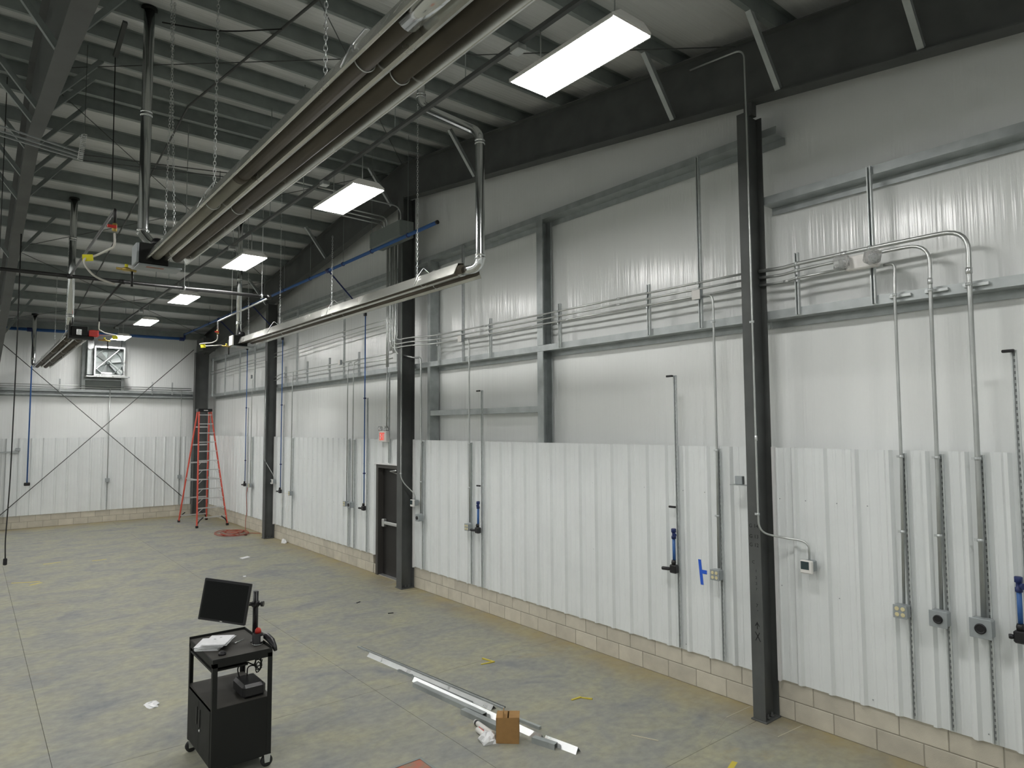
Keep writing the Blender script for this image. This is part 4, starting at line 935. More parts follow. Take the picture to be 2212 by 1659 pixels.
# exhaust fan
f = thing('exhaust_fan', (3.55, 25.85, 4.84), 'galvanised square exhaust fan with belt drive mounted high on the far wall', 'fan')
fy0, fy1 = 25.62, 26.05; x0, x1, z0, z1 = 3.11, 4.00, 4.86, 5.84
build('housing_back', MB().box((x0, fy1, z0), (x1, fy1+0.04, z1)), M_FANDARK, f)
for a, b in (((x0, fy0, z1-0.05), (x1, fy1, z1)), ((x0, fy0, z0), (x1, fy1, z0+0.05)), ((x0, fy0, z0+0.05), (x0+0.045, fy1, z1-0.05)), ((x1-0.045, fy0, z0+0.05), (x1, fy1, z1-0.05))):
    build('housing_side', MB().box(a, b), M_BRIGHT, f)
cx, cz = (x0+x1)/2, (z0+z1)/2
ring = MB(); vs = []; fs = []
for k in range(32):
    an = 2*math.pi*k/32
    for r, y in ((0.42, fy1-0.14), (0.40, fy1-0.14), (0.40, fy1), (0.42, fy1)): vs.append((cx+r*math.cos(an), y, cz+r*math.sin(an)))
for k in range(32):
    for j in range(4): fs.append((k*4+j, k*4+(j+1) % 4, ((k+1) % 32)*4+(j+1) % 4, ((k+1) % 32)*4+j))
build('venturi_ring', ring.add(vs, fs, True), M_GALV, f)
for k in range(6):
    an = 2*math.pi*k/6+0.3; u = V((math.cos(an), 0, math.sin(an))); s = V((-math.sin(an), 0.5, math.cos(an))).normalized()
    build('blade', MB().ext([(0.06, -0.05), (0.37, -0.11), (0.38, 0.09), (0.07, 0.05)], (cx, fy1-0.08, cz), u, s, u.cross(s)*0.005), M_GALV, f)
build('hub', MB().lathe((cx, fy1-0.04, cz), (0, -1, 0), [(0, 0.08), (0.12, 0.08), (0.16, 0.05), (0.2, 0.03)], 16), M_GALV, f)
build('drive_arm', MB().bar((cx-0.02, fy0+0.10, cz+0.01), (x1-0.10, fy0+0.10, z0+0.10), 0.03, 0.09, (0, 1, 0)), M_FANDARK, f)
build('drive_arm', MB().bar((x0+0.05, fy0+0.13, z0+0.20), (x1-0.15, fy0+0.13, z1-0.06), 0.02, 0.03, (0, 1, 0)), M_BRIGHT, f)
build('motor', MB().lathe((x1-0.14, fy0+0.06, z0+0.15), (0, 1, 0), [(0, 0.07), (0.01, 0.085), (0.2, 0.085), (0.21, 0.06)], 16), M_GALV, f)
build('nameplate', MB().box((cx-0.22, fy0+0.2, z0+0.08), (cx+0.1, fy0+0.205, z0+0.13)), M_WHITE, f)
build('shelf', MB().rbox((2.90, fy0, z0-0.045), (4.15, fy1, z0-0.005), 0.004), M_BRIGHT, f)
build('shutter_duct', MB().box((2.94, 25.78, 4.90), (3.10, 26.06, 6.05)), M_GALV, f)
build('side_flap', MB().ext([(2.93, 6.06), (3.10, 6.06), (3.10, 5.78), (3.0, 5.72), (2.93, 5.75)], (0, 25.70, 0), (1, 0, 0), (0, 0, 1), (0, 0.05, 0)), M_BRIGHT, f)
build('lower_opening', MB().box((2.94, YF+0.02, 4.43), (3.96, YF+0.05, 4.71)), M_JBOX, f)

# ================================================================== LADDER
ld = thing('step_ladder', (6.0, 23.4, 0), 'tall orange fibreglass step ladder with aluminium treads in the far corner', 'ladder')
ZT = 3.66
F0, F1 = (V((5.61, 22.52, 0)), V((6.53, 22.56, 0))); B0, B1 = (V((5.50, 24.34, 0)), V((6.36, 24.34, 0)))
T0, T1 = V((5.80, 23.33, ZT)), V((6.16, 23.33, ZT)); R0, R1 = V((5.80, 23.52, ZT)), V((6.16, 23.52, ZT))
for a, b in ((F0, T0), (F1, T1), (B0, R0), (B1, R1)): build('rail', MB().bar(a+V((0, 0, 0.03)), b, 0.03, 0.08, (0, 1, 0)), M_LADDER, ld)
for i in range(1, 13):
    u = (i*0.295)/ZT
    a = F0.lerp(T0, u); b = F1.lerp(T1, u); build('tread', MB().bar(a, b, 0.085, 0.03), M_ALU, ld)
for u in (0.06, 0.22, 0.38, 0.54, 0.70, 0.86):
    a = B0.lerp(R0, u); b = B1.lerp(R1, u); build('back_bar', MB().bar(a, b, 0.02, 0.045), M_ALU, ld)
for i in (0, 1, 2, 3, 4, 5, 6):
    u = (i*0.295+0.295)/ZT; a = F0.lerp(T0, u); b = F1.lerp(T1, u); v2 = ((i+0.3)*0.295+0.05)/ZT
    build('tread_brace', MB().bar(a.lerp(b, 0.22), F0.lerp(T0, v2), 0.02, 0.012), M_ALU, ld); build('tread_brace', MB().bar(a.lerp(b, 0.78), F1.lerp(T1, v2), 0.02, 0.012), M_ALU, ld)
for a, b in ((F0, F1), (F1, F0), (B0, B1), (B1, B0)):
    d = (b-a).normalized(); build('foot', MB().bar(a+V((0, 0, 0.0)), a+V((0, 0, 0.07)), 0.07, 0.09, (0, 1, 0)), M_BLKPL, ld)
    build('foot_brace', MB().tube([a+V((0.0, 0, 0.06)), a+d*0.05+V((0, 0, 0.2)), a+d*0.19+V((0, 0, 0.31))], 0.018, 8, 0.1), M_BLKPL, ld)
build('top_cap', MB().rbox((5.76, 23.28, ZT-0.02), (6.20, 23.57, ZT+0.08), 0.015), M_BLKPL, ld)
build('top_label', MB().box((5.93, 23.278, ZT+0.015), (6.06, 23.2795, ZT+0.04)), M_WHITE, ld)
for a, b, p, q in ((F0, T0, B0, R0), (F1, T1, B1, R1)): build('spreader', MB().bar(a.lerp(b, 0.40), p.lerp(q, 0.40), 0.02, 0.035), M_ALU, ld)

# ================================================================== CART AND WHAT IT CARRIES
x0, x1, y0, y1, ZC = 1.73, 2.252, 6.305, 7.11, 1.07
ct = thing('av_cart', ((x0+x1)/2, (y0+y1)/2, 0), 'black steel rolling cart with cabinet below, open shelf and tray top', 'cart')
for x, sx in ((x0, 1), (x1, -1)):
    for y, sy in ((y0, 1), (y1, -1)):
        P = [(0, 0), (0.042*sx, 0), (0.042*sx, 0.004*sy), (0.004*sx, 0.004*sy), (0.004*sx, 0.042*sy), (0, 0.042*sy)]
        build('post', MB().ext(P, (x, y, 0.115), (1, 0, 0), (0, 1, 0), (0, 0, ZC-0.05-0.115)), M_BLACK, ct)
        b = build('caster', MB().lathe((x+sx*0.03, y+sy*0.03-0.016, 0.052), (0, 1, 0), [(0, 0.035), (0.003, 0.052), (0.029, 0.052), (0.032, 0.035)], 18), M_RUBBER, ct)
        build('caster_fork', MB().ext([(-0.022, 0.04), (0.022, 0.04), (0.03, 0.114), (-0.03, 0.114)], (x+sx*0.03, y+sy*0.03-0.024, 0), (1, 0, 0), (0, 0, 1), (0, 0.006, 0)), M_BRIGHT, b)
# tray top with upstand lips on three sides
build('tray_top', MB().box((x0+0.004, y0+0.004, ZC-0.05), (x1-0.004, y1-0.004, ZC-0.035)), M_BLACK, ct)
build('work_surface', MB().box((x0+0.01, y0+0.01, ZC-0.034), (x1-0.01, y1-0.01, ZC-0.022)), M_DUSTY, ct)
for a, b in (((x0, y0, ZC-0.085), (x1, y0+0.006, ZC-0.012)), ((x0, y1-0.006, ZC-0.085), (x1, y1, ZC)), ((x0, y0+0.007, ZC-0.085), (x0+0.006, y1-0.007, ZC-0.02)), ((x1-0.006, y0+0.007, ZC-0.085), (x1, y1-0.007, ZC))):
    build('tray_lip', MB().box(a, b), M_BLACK, ct)
build('keyboard_tray', MB().rbox((x0+0.002, y0+0.05, ZC-0.135), (x0+0.32, y1-0.05, ZC-0.118), 0.003), M_BLACK, ct)
build('shelf', MB().box((x0+0.006, y0+0.006, 0.615), (x1-0.006, y1-0.006, 0.632)), M_DUSTY, ct)
for a, b in (((x0+0.005, y0+0.002, 0.115), (x1-0.005, y0+0.005, 0.63)), ((x0+0.005, y1-0.005, 0.115), (x1-0.005, y1-0.002, 0.63)), ((x1-0.005, y0+0.006, 0.115), (x1-0.002, y1-0.006, 0.63)), ((x0+0.02, y0+0.01, 0.105), (x1-0.02, y1-0.01, 0.114))):
    build('cabinet_panel', MB().box(a, b), M_BLACK, ct)
ym = (y0+y1)/2
for a, b, hy in ((y0+0.043, ym-0.002, ym-0.045), (ym+0.002, y1-0.043, ym+0.05)):
    dd = build('cabinet_door', MB().rbox((x0-0.004, a, 0.13), (x0+0.004, b, 0.60), 0.002), M_BLACK, ct)
    build('door_pull', MB().rbox((x0-0.012, hy-0.011, 0.37), (x0-0.0045, hy+0.011, 0.53), 0.003), M_BLKPL, dd)
build('door_lock', MB().lathe((x0-0.004, ym-0.05, 0.345), (-1, 0, 0), [(0, 0.012), (0.008, 0.012), (0.01, 0.008)], 12), M_BRIGHT, ct)
build('grommet', MB().lathe((x1-0.08, y0+0.08, 0.632), (0, 0, 1), [(0, 0.025), (0.003, 0.025), (0.0035, 0.015)], 14), M_RUBBER, ct)
# monitor on a pole clamp
mo = thing('monitor', (2.2, 6.66, ZC-0.02), 'black flat monitor tilted on a black pole at the back of the cart', 'monitor')
px_, py_ = 2.20, 6.64
build('pole', MB().tube([(px_, py_, ZC-0.02), (px_, py_, 1.52)], 0.026, 14), M_BLKPL, mo)
build('pole_foot', MB().lathe((px_, py_, ZC-0.022), (0, 0, 1), [(0, 0.045), (0.008, 0.045), (0.012, 0.025)], 16), M_BLKPL, mo)
build('pole_collar', MB().lathe((px_, py_, 1.37), (0, 0, 1), [(0, 0.027), (0.01, 0.038), (0.05, 0.038), (0.06, 0.027)], 14), M_BLKPL, mo)
build('collar_knob', MB().lathe((px_+0.02, py_-0.02, 1.40), (0.8, -0.6, 0), [(0, 0.012), (0.025, 0.012), (0.026, 0.026), (0.05, 0.026)], 12), M_BLKPL, mo)
ya, ti, ro = -0.761, 0.104, -0.113
u = V((math.cos(ya), math.sin(ya), 0)); nb = V((-math.sin(ya), math.cos(ya), 0)); vv = V((0, 0, 1))*math.cos(ti)+nb*math.sin(ti)
ua = u*math.cos(ro)+vv*math.sin(ro); va = -u*math.sin(ro)+vv*math.cos(ro); na = ua.cross(va)
R = Matrix((ua, va, na)).transposed(); C0 = V((0, 0, CAM_H))
mc = C0+(V((1.8228, 6.3292, 1.5437))-C0)*1.03; sc_ = 1.03
W2, H2 = 0.44*sc_, 0.36*sc_
bz = build('bezel', MB().rbox((-W2/2, -H2/2, -0.03), (W2/2, H2/2, 0.0), 0.006, R, mc-na*0.015), M_BLKPL, mo)
build('screen', MB().rbox((-W2/2+0.018, -H2/2+0.022, -0.0008), (W2/2-0.018, H2/2-0.018, 0.0008), 0.0004, R, mc+na*0.0012), M_SCREEN, bz)
build('rear_shell', MB().rbox((-0.15, -0.12, -0.02), (0.15, 0.12, 0.02), 0.012, R, mc-na*0.05), M_BLKPL, bz)
build('badge', MB().rbox((-0.011, -0.003, -0.0005), (0.011, 0.003, 0.0005), 0.0002, R, mc+na*0.0013-va*(H2/2-0.010)), M_WHITE, bz)
build('swing_arm', MB().tube([mc-na*0.06, (px_-0.10, py_+0.02, 1.41), (px_, py_, 1.40)], 0.018, 10, 0.03), M_BLKPL, mo)
# papers, mouse, pens, cup, scanner
pz = ZC-0.0215
def papers(cx_, cy_, hx, hy, a0, n, z0, dz, label):
    pa = thing('paper_stack', (cx_, cy_, z0), label, 'papers')
    for i in range(n):
        a = a0+random.uniform(-0.09, 0.09); cs, sn = math.cos(a), math.sin(a); zz = z0+i*dz
        ox, oy = random.uniform(-.010, .010), random.uniform(-.012, .012)
        P = [(cx_+ox+cs*p-sn*q, cy_+oy+sn*p+cs*q) for p, q in ((-hx, -hy), (hx, -hy), (hx, hy), (-hx, hy))]
        build('paper_sheet', MB().ext(P, (0, 0, zz), (1, 0, 0), (0, 1, 0), (0, 0, dz*0.85)), M_PAPER, pa)
    cs, sn = math.cos(a0), math.sin(a0)
    for dx, dy in ((-0.03, 0.03), (0.03, 0.05)):
        build('print_mark', MB().bar((cx_+dx, cy_+dy, z0+n*dz+0.0006), (cx_+dx+0.02*cs, cy_+dy+0.02*sn, z0+n*dz+0.0006), 0.006, 0.0006), M_MARK, pa)
    return pa
papers(1.835, 6.75, 0.105, 0.135, -0.50, 5, pz, 0.0075, 'lower stack of white papers at the corner of the cart top')
papers(1.885, 6.715, 0.105, 0.14, -0.62, 5, pz+5*0.0075, 0.005, 'untidy upper stack of printed papers lying on other papers')
solo('computer_mouse', MB().lathe((1.845, 6.44, pz), (0, 0, 1), [(0, 0.032), (0.01, 0.036), (0.022, 0.030), (0.032, 0.014), (0.034, 0.003)], 16), M_BLKPL, 'black computer mouse in front of the paper stack', 'mouse')
solo('pen', MB().tube([(2.03, 6.83, pz+0.006), (2.09, 6.88, pz+0.012)], 0.006, 8), M_BLKPL, 'black pen lying behind the papers on the cart', 'pen')
solo('screwdriver', MB().tube([(2.02, 6.68, pz+0.007), (2.06, 6.70, pz+0.007), (2.13, 6.75, pz+0.007)], [0.007, 0.005, 0.003], 8), M_BRIGHT, 'small shiny screwdriver lying beside the monitor pole', 'screwdriver')
cu = thing('pen_cup', (2.19, 6.535, pz), 'black cup with white patch and red lid beside the monitor pole', 'cup')
build('cup_body', MB().lathe((2.19, 6.535, pz), (0, 0, 1), [(0, 0.046), (0.004, 0.048), (0.008, 0.046), (0.10, 0.046), (0.104, 0.044)], 20), M_BLKPL, cu)
build('cup_rim', MB().lathe((2.19, 6.535, pz+0.002), (0, 0, 1), [(0, 0.049), (0.006, 0.049)], 20), M_BRIGHT, cu)
build('red_lid', MB().lathe((2.195, 6.54, pz+0.104), (0, 0, 1), [(0, 0.03), (0.03, 0.026), (0.045, 0.014)], 14), M_RED, cu)
build('cup_label', MB().bar((2.215, 6.490, pz+0.03), (2.215, 6.490, pz+0.08), 0.03, 0.003, (0.5, -1, 0)), M_WHITE, cu)
solo('barcode_scanner', MB().tube([(2.262, 6.62, 1.10), (2.275, 6.52, 1.105), (2.285, 6.43, 1.085), (2.29, 6.36, 1.045), (2.29, 6.335, 1.02)], [0.022, 0.032, 0.032, 0.022, 0.016], 12), M_BLKPL, 'dark hand scanner hooked over the rear edge of the cart top', 'scanner')
ps = thing('power_supply', (2.06, 6.52, 0.633), 'black rounded power unit with cables on the middle shelf of the cart', 'power unit')
build('case', MB().rbox((2.005, 6.35, 0.633), (2.215, 6.66, 0.755), 0.025), M_BLKPL, ps)
for pts in ([(2.05, 6.60, 0.75), (2.05, 6.68, 0.83), (2.14, 6.70, 0.86), (2.20, 6.62, 0.82), (2.20, 6.60, 0.98)], [(2.12, 6.60, 0.75), (2.14, 6.66, 0.82), (2.19, 6.60, 0.84), (2.215, 6.52, 0.80), (2.215, 6.50, 0.97)]):
    build('cable', MB().tube(pts, 0.006, 8, 0.08), M_RUBBER, ps)
cbm = [(2.20+0.03*math.cos(k*0.7), 6.53+0.018*math.sin(k*1.1), 0.82+0.055*math.sin(k*0.7)+0.003*k) for k in range(28)]
solo('cable_coil', MB().tube(cbm, 0.005, 6), M_RUBBER, 'coiled black cable hanging under the cart top', 'cable')
solo('cable_tag', MB().box((2.10, 6.70, 0.93), (2.15, 6.702, 0.985)), M_PAPER, 'small pale tag hanging under the cart top', 'tag')

# ================================================================== THINGS ON THE FLOOR
def channel_piece(name, p, q, wd, ht, kind, m, label, z=0.0, group=None):
    p = V((*p, z)); q = V((*q, z)); d = (q-p); s = d.normalized().cross(V((0, 0, 1))); t = 0.003
    if kind == 'C': P = [(-wd/2, 0), (wd/2, 0), (wd/2, ht), (wd/2-t, ht), (wd/2-t, t), (-wd/2+t, t), (-wd/2+t, ht), (-wd/2, ht)]
    elif kind == 'U': P = [(-wd/2, ht), (-wd/2, 0), (-wd/2+t, 0), (-wd/2+t, ht-t), (wd/2-t, ht-t), (wd/2-t, 0), (wd/2, 0), (wd/2, ht)]
    elif kind == 'V': P = [(-wd/2, 0), (0, ht), (wd/2, 0), (wd/2-t*1.4, 0), (0, ht-t*1.6), (-wd/2+t*1.4, 0)]
    else: P = [(-wd/2, 0), (wd/2, 0), (wd/2, ht), (-wd/2, ht)]
    return solo(name, MB().ext(P, p, s, (0, 0, 1), d), m, label, 'steel trim')
channel_piece('steel_rod', (4.385, 8.80), (4.685, 5.92), 0.016, 0.016, 'R', M_STEEL, 'longest dark thin bar along the wall-side edge of the metal bundle')
channel_piece('steel_rod', (4.360, 8.84), (4.655, 5.90), 0.022, 0.02, 'R', M_GALV, 'long pale bar beside the longest dark bar of the metal bundle')
channel_piece('steel_angle', (4.325, 8.42), (4.565, 5.97), 0.085, 0.045, 'V', M_BRIGHT, 'bright peaked trim whose wide end leads the metal bundle')
channel_piece('steel_channel', (4.335, 7.66), (4.472, 6.24), 0.02, 0.025, 'C', M_GALV, 'thin dark channel wedged between two bright trims of the metal bundle')
channel_piece('steel_angle', (4.33, 7.25), (4.500, 5.10), 0.075, 0.05, 'V', M_BRIGHT, 'bright peaked trim running behind the cardboard box')
channel_piece('steel_channel', (4.245, 7.10), (4.36, 5.86), 0.065, 0.05, 'U', M_GALV, 'grey upturned channel in the middle of the metal bundle')
channel_piece('steel_channel', (4.25, 6.10), (4.31, 5.42), 0.07, 0.055, 'U', M_GALV, 'short grey channel ending at the cardboard box')
channel_piece('steel_rod', (4.555, 5.86), (4.635, 5.28), 0.035, 0.03, 'R', M_GALV, 'short bar sticking out beyond the cardboard box')
channel_piece('steel_channel', (4.405, 5.12), (4.475, 4.87), 0.06, 0.055, 'U', M_GALV, 'very short grey channel near the bundle tip')
channel_piece('steel_angle', (4.515, 5.06), (4.585, 4.68), 0.085, 0.055, 'V', M_BRIGHT, 'bright peaked trim end forming the tip of the metal bundle')
# cardboard box, open at the bottom side towards us
bx = thing('cardboard_box', (4.19, 5.28, 0), 'small brown cardboard box standing on end beside the metal bundle', 'box')
ca, sa = math.cos(-0.72), math.sin(-0.72); Ub = V((ca, sa, 0)); Nb = V((-sa, ca, 0)); bo = V((4.10, 5.325, 0))
for o_, a_, l_ in ((bo, Ub, 0.225), (bo+Nb*0.17, Ub, 0.225)): build('side_panel', MB().ext([(0.0, 0.004), (l_, 0.0), (l_-0.004, 0.24), (0.008, 0.245)], o_, a_, (0, 0, 1), Nb*0.004), M_CARD, bx)
for o_ in (bo, bo+Ub*0.221): build('side_panel', MB().ext([(0.005, 0), (0.169, 0), (0.169, 0.24), (0.005, 0.243)], o_, Nb, (0, 0, 1), Ub*0.004), M_CARD, bx)
for k, s in ((0.0, 1), (0.119, 1)):
    build('flap', MB().ext([(k+0.006, 0.004), (k+0.110, 0.004), (k+0.110, 0.17), (k+0.006, 0.17)], bo+V((0, 0, 0.243)), Ub, Nb, (0, 0, 0.003)), M_CARD, bx)
build('flap', MB().ext([(0.07, 0), (0.076, 0), (0.076, 0.06), (0.07, 0.06)], bo+V((0, 0, 0.247)), Ub, (0, 0, 1), Nb*0.09), M_CARD, bx)
# caulk tubes and plastic bag
tb = thing('caulk_tube', (4.11, 5.72, 0), 'white caulk tube with dark band lying by the cardboard box', 'tube')
a_, b_ = V((4.195, 5.80, 0.027)), V((4.165, 5.47, 0.027))
build('barrel', MB().tube([a_, b_], 0.025, 16), M_WHITE, tb)
build('dark_band', MB().tube([a_+(b_-a_)*0.06, a_+(b_-a_)*0.14], 0.0265, 16), M_BLKPL, tb)
build('nozzle', MB().tube([b_, b_+(b_-a_)*0.12], [0.012, 0.006], 10), M_PLASTIC, tb)
tb = thing('caulk_tube', (4.09, 5.55, 0), 'white caulk tube with red stripe lying under the plastic bag', 'tube')
a_, b_ = V((4.110, 5.645, 0.027)), V((4.075, 5.42, 0.027))
build('barrel', MB().tube([a_, b_], 0.025, 16), M_WHITE, tb)
build('red_stripe', MB().bar(a_+V((0.02, 0, 0.018)), b_+V((0.02, 0, 0.018)), 0.012, 0.006, (0.7, 0, 0.7)), M_RED, tb)
def crumple(name, c, rx, ry, rz, m, label, cat, seed):
    rnd = random.Random(seed); vs = []; fs = []; n, k = 12, 5
    for i in range(k):
        ph = i/(k-1)*math.pi/2
        for j in range(n):
            an = 2*math.pi*j/n; q = rnd.uniform(0.65, 1.1)
            vs.append((c[0]+rx*math.cos(an)*math.cos(ph)*q, c[1]+ry*math.sin(an)*math.cos(ph)*q, max(0.002, rz*math.sin(ph)*rnd.uniform(.6, 1.1)) if i else 0.001))
    for i in range(k-1):
        for j in range(n): fs.append((i*n+j, i*n+(j+1) % n, (i+1)*n+(j+1) % n, (i+1)*n+j))
    fs.append(tuple(range((k-1)*n, k*n)))
    return solo(name, MB().add(vs, fs), m, label, cat)
crumple('plastic_bag', (4.065, 5.42, 0), 0.10, 0.11, 0.10, M_PLASTIC, 'crumpled white plastic bag next to the cardboard box', 'bag', 3)
crumple('plastic_wrap', (1.70, 8.52, 0), 0.085, 0.11, 0.035, M_PLASTIC, 'crumpled clear plastic wrap on the floor beside the cart', 'wrapping', 5)
crumple('plastic_wrap', (4.50, 5.14, 0.0), 0.05, 0.04, 0.04, M_PLASTIC, 'scrap of clear plastic caught on the metal bundle', 'wrapping', 15)
crumple('plastic_wrap', (6.70, 18.05, 0), 0.07, 0.16, 0.12, M_PLASTIC, 'crumpled clear plastic at the wall foot beyond the door', 'wrapping', 8)
def flat(name, pts, m, label, cat, h=0.002):
    return solo(name, MB().ext([(x, y) for x, y in pts], (0, 0, 0.0003), (1, 0, 0), (0, 1, 0), (0, 0, h)), m, label, cat)
flat('paper_scrap', [(5.14, 16.5), (5.36, 16.62), (5.34, 16.78), (5.12, 16.66)], M_PAPER, 'small white paper scrap on the floor between cart and ladder', 'paper')
flat('paper_scrap', [(4.55, 14.5), (4.6, 14.5), (4.62, 14.6), (4.56, 14.6)], M_PAPER, 'tiny white scrap on the floor behind the monitor', 'paper')
for x, y, a, s in ((5.46, 11.05, 0.5, 'further from the bundle'), (5.55, 10.06, -0.3, 'closer to the bundle')):
    c, sn = math.cos(a), math.sin(a)
    flat('floor_scrap', [(x-0.045*c, y-0.045*sn), (x+0.045*c, y+0.045*sn), (x+0.045*c-0.02*sn, y+0.045*sn+0.02*c), (x-0.045*c-0.02*sn, y-0.045*sn+0.02*c)], M_BLKPL, 'small black scrap on the floor in front of the door bay, '+s, 'scrap', 0.012)
def strap(p, q, r, label):
    t = thing('strap_piece', (*q, 0), label, 'strap')
    for a, b in ((p, q), (q, r)):
        d = V((b[0]-a[0], b[1]-a[1], 0)); s = V((-d.y, d.x, 0)).normalized()*0.011
        A = V((*a, 0.002)); B = V((*b, 0.002)); build('strip', MB().add([A-s, A+s, B+s, B-s, A-s+V((0, 0, .006)), A+s+V((0, 0, .006)), B+s+V((0, 0, .014)), B-s+V((0, 0, .014))], [(3, 2, 1, 0), (4, 5, 6, 7), (0, 1, 5, 4), (1, 2, 6, 5), (2, 3, 7, 6), (3, 0, 4, 7)]), M_YMARK, t)
strap((5.28, 7.17), (5.47, 7.13), (5.42, 7.33), 'bent yellow strap piece on the floor near the middle of the block wall')
strap((5.39, 5.60), (5.52, 5.58), (5.58, 5.46), 'bent yellow strap piece on the floor near the marked column')
for (x, y, l, a), s in zip(((1.0, 16.9, 0.5, -0.4), (1.15, 16.6, 0.25, 0.6), (2.5, 18.6, 0.30, 0.1), (1.6, 18.9, 0.35, 0.2), (5.50, 3.62, 0.16, 0.3)), ('a', 'b', 'c', 'd', 'e')):
    dx, dy = math.cos(a)*l/2, math.sin(a)*l/2
    build('paint_mark', MB().bar((x-dx, y-dy, 0.0006), (x+dx, y+dy, 0.0006), 0.05, 0.0011), M_YMARK, fl)
solo('packing_strip', MB().bar((5.25, 4.60, 0.004), (5.36, 4.35, 0.004), 0.012, 0.006), M_CAULK, 'thin pale strip lying on the floor before the marked column', 'scrap')
# orange extension cord by the ladder
cord = [(6.62, 20.90, 1.30), (6.60, 20.95, 1.1), (6.62, 20.92, 0.6), (6.60, 20.98, 0.25), (6.58, 20.9, 0.03)]
for k in range(70):
    a = k*0.55; r = 0.30+0.16*math.sin(k*0.37)
    cord.append((6.18-0.10+r*1.1*math.cos(a)*0.9, 20.55+r*1.5*math.sin(a), 0.012+0.0009*k))
cord += [(6.45, 20.4, 0.02), (6.68, 20.15, 0.015), (6.74, 20.05, 0.015)]
solo('extension_cord', MB().tube(cord, 0.008, 6), M_CORD, 'orange extension cord from a wall socket coiled on the floor by the ladder', 'cord')
solo('cord_plug', MB().rbox((6.28, 20.02, 0), (6.36, 20.12, 0.04), 0.01), M_BLKPL, 'black plug lying in front of the orange cord coil', 'plug')
# pendant cord
pc = thing('pendant_cord', (0.62, 15.0, 0.75), 'black drop cord with plug end hanging at the picture edge', 'cord')
build('cord', MB().tube([(0.61, 15.0, 6.69), (0.615, 15.0, 4.5), (0.60, 14.98, 2.2), (0.565, 14.95, 1.1), (0.575, 14.95, 0.82)], 0.010, 8, 0.3), M_RUBBER, pc)
build('plug_end', MB().rbox((0.545, 14.92, 0.70), (0.605, 14.98, 0.82), 0.012), M_BLKPL, pc)
# corner of a red bench in front of us
rb = thing('steel_bench', (1.9, 3.5, 0), 'worn red steel bench top with grey rim, one corner at the picture bottom', 'bench')
bx0, bx1, by0, by1, bzt = 1.30, 2.41, 3.05, 3.95, 0.90
build('bench_top', MB().box((bx0+0.02, by0+0.02, bzt-0.03), (bx1-0.02, by1-0.02, bzt-0.004)), M_ORANGE, rb)
for a, b in (((bx0, by1-0.02, bzt-0.06), (bx1, by1, bzt)), ((bx0, by0, bzt-0.06), (bx1, by0+0.02, bzt)), ((bx0, by0+0.021, bzt-0.06), (bx0+0.02, by1-0.021, bzt)), ((bx1-0.02, by0+0.021, bzt-0.06), (bx1, by1-0.021, bzt))):
    build('rim', MB().box(a, b), M_JBOX, rb)
for x in (bx0+0.01, bx1-0.05):
    for y in (by0+0.01, by1-0.05): build('leg', MB().box((x, y, 0), (x+0.04, y+0.04, bzt-0.061)), M_JBOX, rb)
build('lifting_hole', MB().lathe((2.20, 3.86, bzt-0.004), (0, 0, 1), [(0, 0.025), (0.001, 0.025)], 12), M_BLACK, rb)

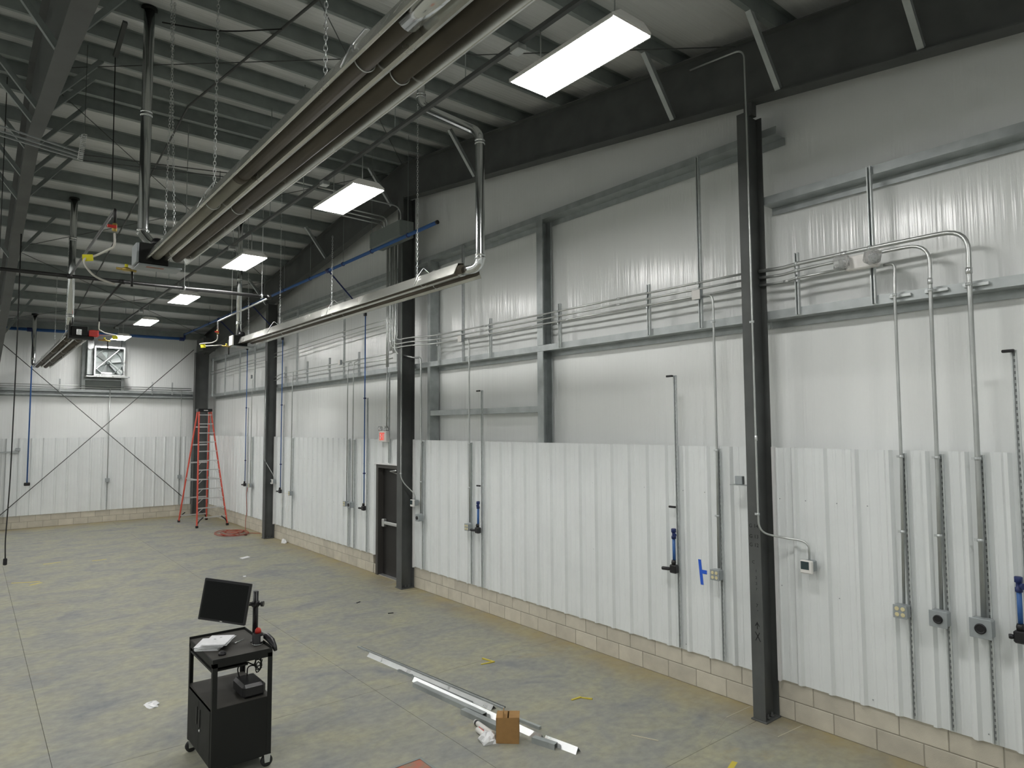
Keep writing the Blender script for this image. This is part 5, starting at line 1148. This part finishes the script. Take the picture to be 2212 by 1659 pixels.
# ================================================================== ROOF CLUTTER
rc = thing('roof_conduit', (2.5, YR, 7.8), 'long grey conduit strapped under the purlins across the roof ridge', 'conduit')
build('tube', MB().tube([(2.95, 2.0, zraf(2.0)-0.02), (2.60, YR, zraf(YR)-0.03), (2.42, 25.3, zraf(25.3)-0.02)], 0.017, 8), M_STEEL, rc)
rod_pts = [((0.7, 4.0), (6.5, 11.4)), ((6.5, 4.0), (0.7, 11.4)), ((0.7, 11.8), (6.5, 19.1)), ((6.5, 11.8), (0.7, 19.1)), ((0.7, 19.3), (6.4, 25.6)), ((6.4, 19.3), (0.7, 25.6))]
names = ['first bay before the ridge', 'first bay before the ridge, crossing', 'bay beyond the ridge', 'bay beyond the ridge, crossing', 'bay next to the far wall', 'bay next to the far wall, crossing']
for (p, q), s in zip(rod_pts, names):
    solo('roof_brace_rod', MB().tube([(*p, zraf(p[1])-0.10), (*q, zraf(q[1])-0.10)], 0.0065, 6), M_STEEL, 'thin diagonal roof brace rod, '+s, 'rod')
wire = thing('roof_cable', (2.4, 4.0, 7.3), 'thin dark cable sagging under the roof near the tall flue', 'cable')
build('cable', MB().tube([(1.62, 8.6, 7.95), (2.1, 8.0, 7.72), (2.7, 7.6, 7.80)], 0.008, 6, 0.4), M_RUBBER, wire)
solo('roof_cable', MB().tube([(3.3, 3.1, 7.15), (3.0, 3.6, 7.05), (2.75, 4.2, 7.15)], 0.012, 6, 0.4), M_RUBBER, 'dark cable drooping between purlins beside the large light', 'cable')
t = thing('cord_reel_mount', (1.28, 9.1, 7.75), 'dark capsule shaped bracket under the roof beside the tall flue', 'bracket')
build('arm', MB().bar((1.30, 9.05, 8.05), (1.26, 9.45, 7.78), 0.05, 0.05), M_STEEL, t)
build('cord', MB().tube([(1.26, 9.45, 7.77), (1.12, 8.30, 5.6)], 0.006, 6), M_RUBBER, t)
t = thing('cable_spring', (1.2, 10.2, 6.6), 'pale coiled spring hanging below the roof by the deep rafter', 'spring')
build('coil', MB().tube([(1.0+0.03*math.cos(k*0.9)+0.0004*k, 10.2+0.03*math.sin(k*0.9), 6.62+0.0036*k) for k in range(100)], 0.005, 6), M_BRIGHT, t)
build('hook', MB().tube([(1.04, 10.2, 6.98), (1.04, 10.2, 8.2)], 0.004, 5), M_STEEL, t)
t = thing('ceiling_tray', (0.2, 10.0, 6.6), 'pair of pale horizontal rails under the roof by the deep rafter', 'rail')
for d in (0.0, 0.09, 0.16): build('rail', MB().bar((-1.2, 10.5, 7.14-d), (1.065, 10.5, 6.82-d*0.6), 0.018, 0.018), M_GALV, t)
for d in (0.0, 0.08): build('rail', MB().tube([(1.065, 10.5, 6.80-d), (3.61, 12.5, 7.76-d), (4.41, 12.5, 7.72-d)], 0.009, 6), M_STEEL, t)
